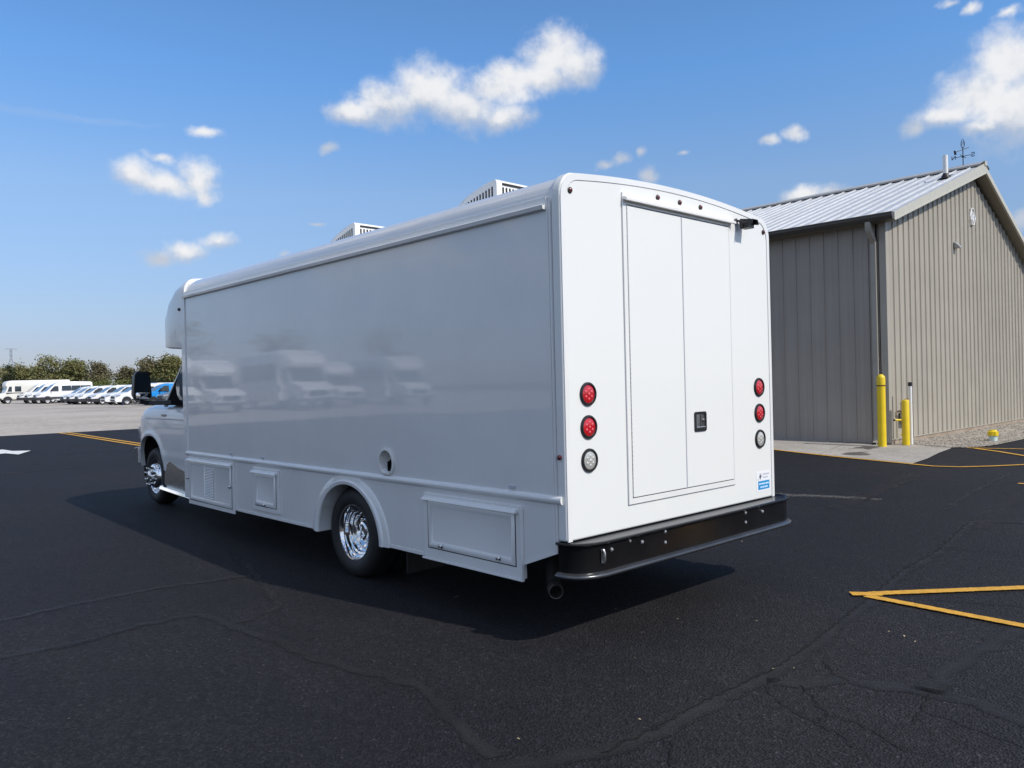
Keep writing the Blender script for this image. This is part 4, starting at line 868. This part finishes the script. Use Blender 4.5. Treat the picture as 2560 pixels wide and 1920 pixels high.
# ------------------------------------------------------------------ bollards and utilities at the corner
hb = h(3.8)+.009
b1 = thing('bollard', 'tall yellow bollard with dark band beside the downspout', 'bollard', (12.77, 3.81, hb), 'yellow bollards at the building corner')
B().lathe([(.086, 0), (.086, 1.30)], (12.77, 3.81, hb), (0, 0, 1), 28).obj('post', M['boltyellow'], b1)
B().lathe([(.0868, 1.30), (.0868, 1.325)], (12.77, 3.81, hb), (0, 0, 1), 28).obj('band', M['bandred'], b1)
B().lathe([(.088, 1.325), (.088, 1.48), (.08, 1.515), (.05, 1.54), (.035, 1.555), (0, 1.558)], (12.77, 3.81, hb), (0, 0, 1), 28).obj('cap', M['boltyellow'], b1)
b2 = thing('bollard', 'short yellow bollard with side arm in front of grey utility box', 'bollard', (13.39, 3.55, hb), 'yellow bollards at the building corner')
B().lathe([(.076, 0), (.076, .96), (.068, .98), (.04, .99), (0, .992)], (13.39, 3.55, hb), (0, 0, 1), 28).obj('post', M['boltyellow'], b2)
B().tube([(13.39, 3.55, hb+.55), (13.20, 3.72, hb+.55)], .022, 10).obj('arm', M['boltyellow'], b2)
B().tube([(13.215, 3.705, hb+.55), (13.195, 3.724, hb+.55)], .023, 10).obj('arm_cap', M['capblack'], b2)
wp = thing('vent_standpipe', 'white plastic standpipe with black cap beside short bollard', 'pipe', (13.60, 3.52, hb))
B().lathe([(.037, 0), (.037, 1.30)], (13.60, 3.52, hb), (0, 0, 1), 20).obj('pipe', M['pvc'], wp)
B().lathe([(.044, 1.285), (.044, 1.363), (.036, 1.37), (0, 1.37)], (13.60, 3.52, hb), (0, 0, 1), 20).obj('cap', M['capblack'], wp)
ub = thing('utility_box', 'small grey utility box with conduit on wall behind short bollard', 'utility box', (13.95, 3.84, hb))
B().box(13.86, 14.12, 3.72, 3.845, .50, .74).obj('cabinet', M['galv'], ub, bevel=.006)
B().tube([(14.02, 3.79, .74), (14.02, 3.79, 1.0), (14.2, 3.79, 1.02), (14.42, 3.79, 1.0), (14.42, 3.79, .1)], .02, 8).obj('conduit', M['copper'], ub)
B().tube([(13.70, 3.84, .74), (13.70, 3.77, .76), (13.76, 3.76, .70), (13.86, 3.77, .66)], .02, 8).obj('valve_pipe', M['copper'], ub)
B().tube([(13.84, 3.83, .22), (13.84, 3.74, .22), (13.90, 3.73, .20)], .018, 8).obj('brass_tap', M['boltyellow'], ub)
de = B().tube([(14.05, 3.84, .09), (13.98, 3.74, .10), (13.93, 3.68, .04), (13.92, 3.67, h(3.7))], .018, 8).obj('drain_elbow', M['pvc']); tag(de, 'small white plastic drain elbow at the wall foot', 'pipe')
co = thing('cleanout_pipe', 'squat pale pipe with yellow octagonal cap in the gravel', 'pipe', (15.54, 2.47, h(2.5)))
B().lathe([(.085, 0), (.085, .15)], (15.54, 2.47, h(2.5)), (0, 0, 1), 20).obj('stub', M['paleteal'], co)
B().lathe([(.115, .13), (.115, .22), (.085, .235), (.07, .26), (0, .262)], (15.54, 2.47, h(2.5)), (0, 0, 1), 8).obj('cap', M['boltyellow'], co, bevel=.004)

# ------------------------------------------------------------------ parked vehicles across the gravel
def van_width(z, w0, zs, H, tum): return w0 if z < zs else w0-tum*(z-zs)/(H-zs)
def profile_body(prof, w0, zs, H, tum, nose=.16):
    """loft the side outline across the width; edges pulled in so the corners round off"""
    cx = sum(p[0] for p in prof)/len(prof); cz = sum(p[1] for p in prof)/len(prof)
    def ring(t, k):
        r = []
        for x, z in prof:
            w = van_width(z, w0, zs, H, tum)
            if x < .9: w -= nose*((.9-x)/.9)**2
            r.append((x+(cx-x)*k*.6, w*t, z+(cz-z)*k))
        return r
    b = B(); b.loft([ring(-1, .035), ring(-.975, .012), ring(-.9, 0), ring(0, 0), ring(.9, 0), ring(.975, .012), ring(1, .035)], True); return b
def veh_wheel(root, x, w, r, rim):
    for sy in (-1, 1):
        c = (x, sy*w, r)
        wl = B().lathe([(r*.62, .0), (r*.9, -.01), (r, .03), (r, .18), (r*.9, .2), (r*.6, .2)], c, (0, -sy, 0), 24, cap=False).obj('wheel', M['rubber'], root, local=True)
        B().lathe([(r*.63, .0), (r*.6, .012), (r*.5, .02), (r*.2, .02), (r*.17, -.01), (0, -.012)], c, (0, -sy, 0), 20, cap=False).obj('rim', rim, wl, local=True)
def side_poly(root, name, poly, mat, w0, zs, H, tum, d=.006):
    for sy in (-1, 1):
        b = B(); b.loft([[(x, sy*(van_width(z, w0, zs, H, tum)+e), z) for x, z in poly] for e in (-.03, d)], True); b.obj(name, mat, root, local=True, smooth=0)
def slope_glass(root, name, a, c, w0, zs, H, tum, mat, inset=.1, d=.012):
    (x0, z0), (x1, z1) = a, c; n = Vector((-(z1-z0), x1-x0)).normalized()*d
    wa, wb = van_width(z0, w0, zs, H, tum)-inset, van_width(z1, w0, zs, H, tum)-inset
    b = B(); b.loft([[(x0+n.x*k, -wa, z0+n.y*k), (x0+n.x*k, wa, z0+n.y*k), (x1+n.x*k, wb, z1+n.y*k), (x1+n.x*k, -wb, z1+n.y*k)] for k in (-1.5, 1)], True); return b.obj(name, mat, root, local=True, smooth=0)
def vmirror(root, x, z, w):
    for sy in (-1, 1): B().box(x, x+.1, sy*(w+.14)-.09, sy*(w+.14)+.09, z, z+.26).obj('side_mirror', M['cladding'], root, local=True, bevel=.03)
def tall_van(name, paint, windows, label, group):
    t = thing(name, label, 'van', (0, 0, 0), group); a = (1.03, 1.15, 2.53, .14)
    prof = [(.10, .42), (.02, .55), (0, .85), (.06, 1.02), (.30, 1.17), (1.0, 1.40), (1.85, 2.18), (2.1, 2.36), (2.6, 2.49), (4.0, 2.53), (5.75, 2.50), (5.93, 2.38), (6.0, 1.3), (6.0, .42)]
    profile_body(prof, *a).obj('body', paint, t, local=True, smooth=50)
    slope_glass(t, 'windscreen', (1.05, 1.44), (1.83, 2.17), *a, M['glass'])
    side_poly(t, 'door_window', [(1.35, 1.42), (2.28, 1.45), (2.28, 2.02), (1.88, 2.02), (1.72, 1.88)], M['glass'], *a)
    if windows:
        for xa, xb in ((2.62, 3.62), (3.66, 4.62), (4.66, 5.72)): side_poly(t, 'side_window', [(xa, 1.50), (xb, 1.50), (xb, 2.06), (xa, 2.06)], M['glass'], *a)
    side_poly(t, 'side_cladding', [(1.5, .55), (5.0, .55), (5.0, .76), (1.5, .76)], M['cladding'], *a, d=.012)
    b = profile_body([(.08, .40), (-.02, .52), (-.03, .74), (.75, .76), (.75, .40)], 1.035, 2, 3, 0, .14); b.obj('front_bumper', M['cladding'], t, local=True, bevel=.02)
    B().box(5.9, 6.04, -.98, .98, .42, .62).obj('rear_bumper', M['cladding'], t, local=True, bevel=.03)
    for sy in (-1, 1):
        B().loft([[(x, sy*y, z) for x, z in ((.03, .90), (.42, 1.02), (.46, 1.14), (.10, 1.03))] for y in (.60, .94)], True).obj('headlight', M['lampglass'], t, local=True)
        B().loft([[(1.12+.47*math.cos(q), sy*yy, .40+.47*math.sin(q)) for q in [math.pi*i/12 for i in range(13)]] for yy in (.9, 1.036)], True).obj('wheel_arch', M['cladding'], t, local=True)
        B().loft([[(4.75+.45*math.cos(q), sy*yy, .40+.45*math.sin(q)) for q in [math.pi*i/12 for i in range(13)]] for yy in (.9, 1.036)], True).obj('wheel_arch', M['cladding'], t, local=True)
    B().box(-.02, .06, -.5, .5, .80, 1.0).obj('grille', M['cladding'], t, local=True, bevel=.02)
    B().box(2.0, 4.2, -1.08, -.98, .36, .43).obj('running_board', M['vanwhite'], t, local=True, bevel=.01)
    veh_wheel(t, 1.12, 1.045, .35, M['wheelgrey']); veh_wheel(t, 4.75, 1.045, .35, M['wheelgrey']); vmirror(t, 1.5, 1.45, 1.02)
    return t
def small_van(name, paint, dark, label, group):
    t = thing(name, label, 'van', (0, 0, 0), group); a = (.90, .95, 1.84, .15)
    prof = [(.10, .30), (.02, .42), (0, .66), (.07, .80), (.22, .90), (1.0, 1.12), (1.72, 1.60), (1.95, 1.72), (2.4, 1.82), (3.2, 1.84), (4.45, 1.80), (4.68, 1.66), (4.80, .95), (4.80, .30)]
    profile_body(prof, *a).obj('body', paint, t, local=True, smooth=50)
    slope_glass(t, 'windscreen', (1.05, 1.15), (1.71, 1.59), *a, M['glass'], .08)
    side_poly(t, 'door_window', [(1.30, 1.13), (2.22, 1.16), (2.22, 1.60), (1.86, 1.60), (1.62, 1.44)], M['glass'], *a)
    side_poly(t, 'side_window', [(2.34, 1.17), (3.3, 1.18), (3.3, 1.60), (2.34, 1.60)], M['glass'] if not dark else paint, *a)
    bm_ = M['cladding'] if dark else paint
    b = profile_body([(.08, .27), (-.02, .38), (-.03, .56), (.62, .58), (.62, .27)], .905, 2, 3, 0, .14); b.obj('front_bumper', bm_, t, local=True, bevel=.02)
    side_poly(t, 'side_cladding', [(1.35, .38), (3.4, .38), (3.4, .52), (1.35, .52)], M['cladding'], *a, d=.012)
    B().box(4.7, 4.84, -.85, .85, .3, .55).obj('rear_bumper', bm_, t, local=True, bevel=.03)
    B().box(-.035, .05, -.46, .46, .58, .78).obj('grille', M['cladding'], t, local=True, bevel=.04)
    B().box(-.045, .05, -.56, .56, .36, .46).obj('lower_grille', M['cladding'], t, local=True, bevel=.03)
    for sy in (-1, 1):
        B().loft([[(x, sy*y, z) for x, z in ((.04, .72), (.55, .86), (.62, .97), (.12, .86))] for y in (.50, .80)], True).obj('headlight', M['lampglass'], t, local=True)
        for xc in (.92, 3.95): B().loft([[(xc+.42*math.cos(q), sy*yy, .33+.42*math.sin(q)) for q in [math.pi*i/12 for i in range(13)]] for yy in (.8, .905)], True).obj('wheel_arch', M['cladding'], t, local=True)
    veh_wheel(t, .92, .915, .325, M['wheelgrey']); veh_wheel(t, 3.95, .915, .325, M['wheelgrey']); vmirror(t, 1.45, 1.14, .88)
    return t
def place(t, x, y, rot=0): t.location = (x, y, h(y)); t.rotation_euler = (0, 0, rot); return t
G1, G2 = 'tall white vans parked on the gravel', 'small white vans parked on the gravel'
v1 = place(tall_van('passenger_van', M['vanwhite'], True, 'tall white passenger van with long side windows, nearest of its three', G1), 17.4, 101.5)
v2 = place(copy_tree(v1), 17.4, 105.8); v2['label'] = 'tall white van second from the front of its three, only its nose showing'
v3 = place(copy_tree(v1), 17.4, 109.9); v3['label'] = 'tall white van farthest back of its three, beside the long step van'
s1 = small_van('small_van', M['vanwhite'], True, 'small white van directly behind the tall passenger van, leftmost of its row', G2)
place(s1, 17.4, 89.6)
for i, (y, lb) in enumerate(((87.3, 'small white van with black bumper, second from left in its row'), (84.2, 'small white van with black bumper and visible wheel, third from left in its row'), (79.8, 'small white van with black bumper, fourth from left in its row'))):
    c = place(copy_tree(s1), 17.4, y); c['label'] = lb
s2 = place(small_van('small_van', M['vanwhite'], False, 'small white van with white bumper, fifth from left in its row', G2), 17.4, 75.5)
c = place(copy_tree(s2), 17.4, 72.6); c['label'] = 'small white van with white bumper, rightmost of its row beside the mirror'
c = place(small_van('small_van', M['vanblue'], True, 'bright blue van seen behind the truck mirror arm', 'coloured vans by the mirror'), 17.3, 65.6)
c = place(small_van('small_van', M['vangrey'], True, 'dark grey van with pale headlamp behind the mirror arm', 'coloured vans by the mirror'), 17.8, 62.0)
# long step van at the far end
def step_van():
    t = thing('step_van', 'long cream-white step van with short hood behind the tall vans', 'truck', (0, 0, 0)); a = (1.12, 1.4, 2.95, .05)
    prof = [(.05, .5), (0, .7), (.02, 1.05), (.15, 1.22), (.85, 1.36), (1.12, 2.10), (.95, 2.30), (1.0, 2.62), (1.25, 2.84), (1.7, 2.92), (8.2, 2.95), (8.3, 2.85), (8.3, .5)]
    profile_body(prof, *a, nose=.22).obj('body', M['boxwhite'], t, local=True, smooth=40)
    slope_glass(t, 'windscreen', (.90, 1.42), (1.10, 2.06), *a, M['glass'])
    side_poly(t, 'door_window', [(1.12, 1.5), (1.62, 1.5), (1.62, 2.15), (1.34, 2.15)], M['glass'], *a)
    side_poly(t, 'side_window', [(1.95, 1.5), (2.65, 1.5), (2.65, 2.18), (1.95, 2.18)], M['glass'], *a)
    side_poly(t, 'side_stripe', [(1.0, 1.28), (3.9, 1.28), (3.9, 1.36), (1.0, 1.40)], M['cladding'], *a)
    b = B(); b.box(-.08, .5, -1.0, 1.0, .45, .68); b.obj('front_bumper', M['cladding'], t, local=True, bevel=.03)
    B().box(-.01, .04, -.5, .5, .78, 1.02).obj('grille', M['cladding'], t, local=True, bevel=.02)
    for sy in (-1, 1): B().lathe([(.11, 0), (.11, .03), (0, .04)], (.0, sy*.68, .9), (-1, 0, 0), 16).obj('headlight', M['lampglass'], t, local=True)
    for sy in (-1, 1): B().loft([[(1.15+.5*math.cos(q), sy*yy, .42+.5*math.sin(q)) for q in [math.pi*i/12 for i in range(13)]] for yy in (.9, 1.127)], True).obj('wheel_arch', M['cladding'], t, local=True)
    veh_wheel(t, 1.15, 1.12, .40, M['wheelgrey']); veh_wheel(t, 6.2, 1.12, .40, M['wheelgrey']); return t
place(step_van(), 15.8, 114.5)
mp = thing('marker_post', 'short dark post on the gravel by the last small van', 'post', (17.5, 70.2, h(70)))
B().lathe([(.06, 0), (.06, .36)], (17.5, 70.2, h(70)), (0, 0, 1), 12).obj('post', M['navy'], mp); B().lathe([(.11, 0), (.1, .05), (.06, .06)], (17.5, 70.2, h(70)), (0, 0, 1), 12).obj('foot', M['navy'], mp)
# shuttle buses just left of the frame: the camera sees them mirrored in the truck's side
def shuttle_bus():
    t = thing('shuttle_bus', 'white shuttle bus parked left of the frame, mirrored in the truck side', 'bus', (0, 0, 0), 'shuttle buses mirrored in the truck side')
    B().loft([[(x, y, z) for y, z in rrect(-1.2, 1.2, .45, 3.05, .18, 4)] for x in (2.2, 8.2)], True).obj('body', M['vanwhite'], t, local=True, bevel=.02)
    B().loft([[(x, y, z) for y, z in rrect(-w, w, zb, zt, .12, 4)] for x, w, zb, zt in ((2.2, 1.19, 2.1, 3.0), (1.6, 1.12, 2.12, 2.85), (1.1, .95, 2.15, 2.6), (.95, .75, 2.2, 2.4))], True).obj('front_cap', M['vanwhite'], t, local=True)
    a = (1.0, 1.3, 2.3, .1)
    profile_body([(.05, .5), (0, .6), (0, 1.05), (.12, 1.2), (1.1, 1.38), (1.75, 2.12), (2.3, 2.15), (2.3, .5)], *a).obj('cab', M['vanwhite'], t, local=True, smooth=50)
    slope_glass(t, 'windscreen', (1.14, 1.42), (1.72, 2.08), *a, M['glass'], .06)
    side_poly(t, 'cab_window', [(1.4, 1.42), (2.15, 1.42), (2.15, 2.0), (1.82, 2.0)], M['glass'], *a)
    for k in range(5):
        for sy in (-1, 1): B().box(2.5+k*1.1, 3.5+k*1.1, sy*1.205-.01, sy*1.205+.01, 1.55, 2.4).obj('side_window', M['glass'], t, local=True)
    B().box(-.03, .05, -.55, .55, .72, 1.0).obj('grille', M['cladding'], t, local=True, bevel=.02)
    B().box(-.1, .2, -1.0, 1.0, .42, .64).obj('front_bumper', M['chrome'], t, local=True, bevel=.03)
    for sy in (-1, 1): B().box(-.01, .06, sy*.76-.14, sy*.76+.14, .8, 1.0).obj('headlight', M['lampglass'], t, local=True, bevel=.02)
    veh_wheel(t, 1.0, 1.02, .38, M['wheelgrey']); veh_wheel(t, 6.2, 1.15, .38, M['wheelgrey']); vmirror(t, 1.5, 1.5, 1.05); return t
sb = shuttle_bus(); place(sb, -12.4, 36, R(90))
for i, (x, y, rt, sz, lb) in enumerate(((-15.4, 37.2, 84, .92, 'second from the left'), (-18.9, 34.6, 95, 1.08, 'third from the left'), (-22.3, 36.8, 88, .90, 'fourth from the left'), (-26.2, 35.2, 99, 1.02, 'last at the right'))):
    c = place(copy_tree(sb), x, y, R(rt)); c.scale = (1, 1, sz); c['label'] = 'white shuttle bus mirrored in the truck side, '+lb
sb['label'] = 'white shuttle bus mirrored in the truck side, first at the left'

# ------------------------------------------------------------------ trees, bushes, pylon, far house
def crown_mesh(blobs, n, leaf, seed, flat=.8):
    rnd = random.Random(seed); b = B(); bm = b.bm
    tot = sum(bl[3]*bl[4]*bl[5] for bl in blobs)
    for bl in blobs:
        cx, cy, cz, rx, ry, rz = bl
        # clumps sit near the shell, leaves scatter round each clump
        k = max(6, int(n*bl[3]*bl[4]*bl[5]/tot/18))
        for _ in range(k):
            while True:
                d = Vector((rnd.gauss(0, 1), rnd.gauss(0, 1), rnd.gauss(0, 1)))
                if d.length > .1: break
            d.normalize(); q = rnd.uniform(.45, 1.05); c = Vector((cx+d.x*rx*q, cy+d.y*ry*q, cz+d.z*rz*q)); cr = leaf*rnd.uniform(1.2, 2.6)
            for _ in range(18):
                p = c+Vector((rnd.gauss(0, cr*.6), rnd.gauss(0, cr*.6), rnd.gauss(0, cr*.4)))
                u = Vector((rnd.gauss(0, 1), rnd.gauss(0, 1), rnd.gauss(0, .6))).normalized(); w = u.orthogonal().normalized()
                w = (w*math.cos(rnd.uniform(0, 3))+u.cross(w)*math.sin(rnd.uniform(0, 3))).normalized(); s_ = leaf*rnd.uniform(.5, 1.1)
                vs = [bm.verts.new(p+u*s_*.6), bm.verts.new(p+w*s_*.35), bm.verts.new(p-u*s_*.6), bm.verts.new(p-w*s_*.35)]; bm.faces.new(vs)
    return b
def tree(name, label, x, y, ht, wd, mat, seed, n=7500, leaf=.55, group='trees behind the parked vans', lean=0, sparse=False, low=.25):
    rnd = random.Random(seed); z0 = h(y); t = thing(name, label, 'tree', (x, y, z0), group)
    blobs = []
    for i in range(12 if not sparse else 9):
        a = rnd.uniform(0, 6.28); q = rnd.uniform(.15, .6); zz = rnd.uniform(low+.08, .84)
        blobs.append((x+math.cos(a)*wd*.5*q+lean*zz*wd, y+math.sin(a)*wd*.4*q, z0+ht*zz, wd*rnd.uniform(.2, .3), wd*rnd.uniform(.2, .3), ht*rnd.uniform(.13, .19)))
    blobs.append((x+lean*.8*wd, y, z0+ht*.84, wd*.24, wd*.24, ht*.16))
    crown_mesh(blobs, n if not sparse else int(n*.55), leaf, seed).obj('crown', mat, t, smooth=0, normals=False)
    b = B(); b.tube([(x, y, z0), (x+.1, y, z0+ht*.25), (x+lean*wd*.3, y, z0+ht*.5), (x+lean*wd*.6, y, z0+ht*.78)], [ht*.028, ht*.022, ht*.015, ht*.005], 7)
    for bl in blobs[:7]: b.tube([(x+lean*.2*wd, y, z0+ht*.3), ((x+bl[0])/2, (y+bl[1])/2, (z0+ht*.35+bl[2])/2), (bl[0], bl[1], bl[2]+bl[5]*.4)], [ht*.012, ht*.008, ht*.003], 5)
    b.obj('trunk', M['bark'], t)
    return t
tree('autumn_tree', 'rounded olive-brown tree left of the tallest one, above the step van', 40.2, 228.5, 8.6, 11, M['leaf_olive'], 11, low=.1)
tree('autumn_tree', 'largest olive-green tree rising above the tall passenger vans', 46.6, 222, 10.8, 13.0, M['leaf_olive'], 12, 9000, low=.1)
tree('autumn_tree', 'greener tree joined to the right of the largest tree', 50.6, 219, 9.6, 8.5, M['leaf_olive'], 13, low=.15)
tree('autumn_tree', 'thin brownish tree with gaps at right end of the left clump', 55.2, 214.5, 8.9, 7.4, M['leaf_brown'], 14, sparse=True)
tree('autumn_tree', 'sparse pale tree just left of the truck mirror', 60.6, 209.4, 7.3, 5.0, M['leaf_brown'], 15, sparse=True)
tree('autumn_tree', 'dark brownish-green tree directly above the truck mirror', 64.3, 206, 9.8, 7.4, M['leaf_brown'], 16, low=.1)
tree('autumn_tree', 'dark rounded tree between mirror tree and truck body', 67.0, 203.6, 8.0, 6.2, M['leaf_olive'], 19, low=.1)
tree('autumn_tree', 'tall narrow tree nearest the truck body', 69.3, 201.4, 10.2, 6.2, M['leaf_olive'], 17, low=.1)
# dark conifer at the left edge
ex_, ey_ = 31.5, 190.0; t = thing('conifer_tree', 'dark evergreen cut by the left edge of the picture', 'tree', (ex_, ey_, h(190)), 'trees behind the parked vans')
crown_mesh([(ex_, ey_, .42+1.0+i*.9, 2.5-i*.36, 2.5-i*.36, .8) for i in range(7)], 2600, .36, 21).obj('crown', M['leaf_dark'], t, smooth=0, normals=False)
B().tube([(ex_, ey_, .4), (ex_, ey_, 7.4)], [.2, .04], 7).obj('trunk', M['bark'], t)
# bushes along the back of the lot
def bush(label, x, y, ht, wd, mat, seed):
    z0 = h(y); t = thing('bush', label, 'bush', (x, y, z0), 'bushes along the back of the lot'); rnd = random.Random(seed)
    bl = [(x+rnd.uniform(-.4, .4)*wd, y+rnd.uniform(-.3, .3)*wd, z0+ht*rnd.uniform(.3, .62), wd*.3, wd*.3, ht*.34) for _ in range(5)]
    crown_mesh(bl, 2200, .34, seed).obj('foliage', mat, t, smooth=0, normals=False)
    b = B()
    for q in bl: b.tube([(x, y, z0), (q[0], q[1], q[2]+q[5]*.5)], [.06, .02], 5)
    b.obj('stems', M['bark'], t); return t
for i, (px, wd, ht, mt, lb) in enumerate(((44.2, 7, 4.2, 'leaf_green', 'bright green bush left of the passenger van roof'), (38.2, 6, 3.6, 'leaf_olive', 'low olive bush behind the step van front'), (49.5, 6, 4.4, 'leaf_dark', 'dark bush right behind the passenger van tail'), (53.0, 6, 4.6, 'leaf_green', 'green bush above the leftmost small vans'), (56.3, 6, 4.6, 'leaf_green', 'broad green bush above the middle small vans'), (59.6, 5, 4.4, 'leaf_green', 'green bush left of the truck mirror'), (63, 5, 4.4, 'leaf_dark', 'dark bush hidden partly by the truck mirror'), (67, 6, 4.2, 'leaf_dark', 'dark bush right of the truck mirror'))):
    y = 196-(px-44)*.75; bush(lb, px*.885, y, ht, wd*.95, M[mt], 40+i)
# a line of trees behind the shuttle buses, mirrored with them
for i, (x, y, ht) in enumerate(((-30, 120, 9), (-42, 112, 11), (-55, 108, 10), (-70, 104, 12), (-20, 130, 9))): tree('autumn_tree', 'tree beyond the shuttle buses, seen only mirrored in the truck side, '+('first from left', 'second from left', 'third from left', 'fourth from left', 'behind the first bus')[i], x, y, ht, 11, M['leaf_olive'], 70+i, 1500, .6, 'trees mirrored in the truck side', low=.05)
# transmission tower on the horizon
py_ = thing('transmission_tower', 'pale lattice power pylon far off above the left trees', 'pylon', (194.7, 1050, .4))
PX, PY, PZ = 194.7, 1050.0, .4; PH = 53.0
def leg(s1, s2, f): w = 4.2*(1-f)+.9*f if f < .8 else .9; return Vector((PX+s1*w, PY+s2*w, PZ+PH*f))
b = B(); fr = [0, .2, .38, .54, .68, .8, .9, 1.0]
for s1 in (-1, 1):
    for s2 in (-1, 1): b.tube([leg(s1, s2, f) for f in fr], .2, 4)
b.obj('tower_legs', M['pylon'], py_, smooth=0)
b = B()
for f0, f1 in zip(fr, fr[1:]):
    for s2 in (-1, 1):
        b.tube([leg(-1, s2, f0), leg(1, s2, f1)], .11, 4); b.tube([leg(1, s2, f0), leg(-1, s2, f1)], .11, 4); b.tube([leg(-1, s2, f1), leg(1, s2, f1)], .11, 4)
    for s1 in (-1, 1): b.tube([leg(s1, -1, f0), leg(s1, 1, f1)], .11, 4)
b.obj('bracing', M['pylon'], py_, smooth=0)
for f, wd in ((1.0, 6.5), (.66, 9.0)): b = B(); b.tube([(PX-wd, PY, PZ+PH*f), (PX, PY, PZ+PH*f+1.0), (PX+wd, PY, PZ+PH*f)], .22, 4); b.tube([(PX-wd, PY, PZ+PH*f), (PX+wd, PY, PZ+PH*f)], .2, 4); b.obj('crossarm', M['pylon'], py_, smooth=0)
# small far house
HX_, HY_ = 52.0, 158.0; hs = thing('far_house', 'small brown building with white roof beside the truck body', 'building', (HX_, HY_, .42))
B().box(HX_-2.2, HX_+4, HY_, HY_+6, .42, 2.5).obj('wall', M['housebrown'], hs); B().prism([(HX_-2.6, 2.45), (HX_+4.4, 2.45), (HX_+3.6, 3.2), (HX_-1.6, 3.2)], 'y', HY_-.4, HY_+6.4).obj('roof', M['vanwhite'], hs)
B().box(HX_-1.0, HX_+.2, HY_-.04, HY_+.05, 1.2, 2.0).obj('window', M['glass'], hs)
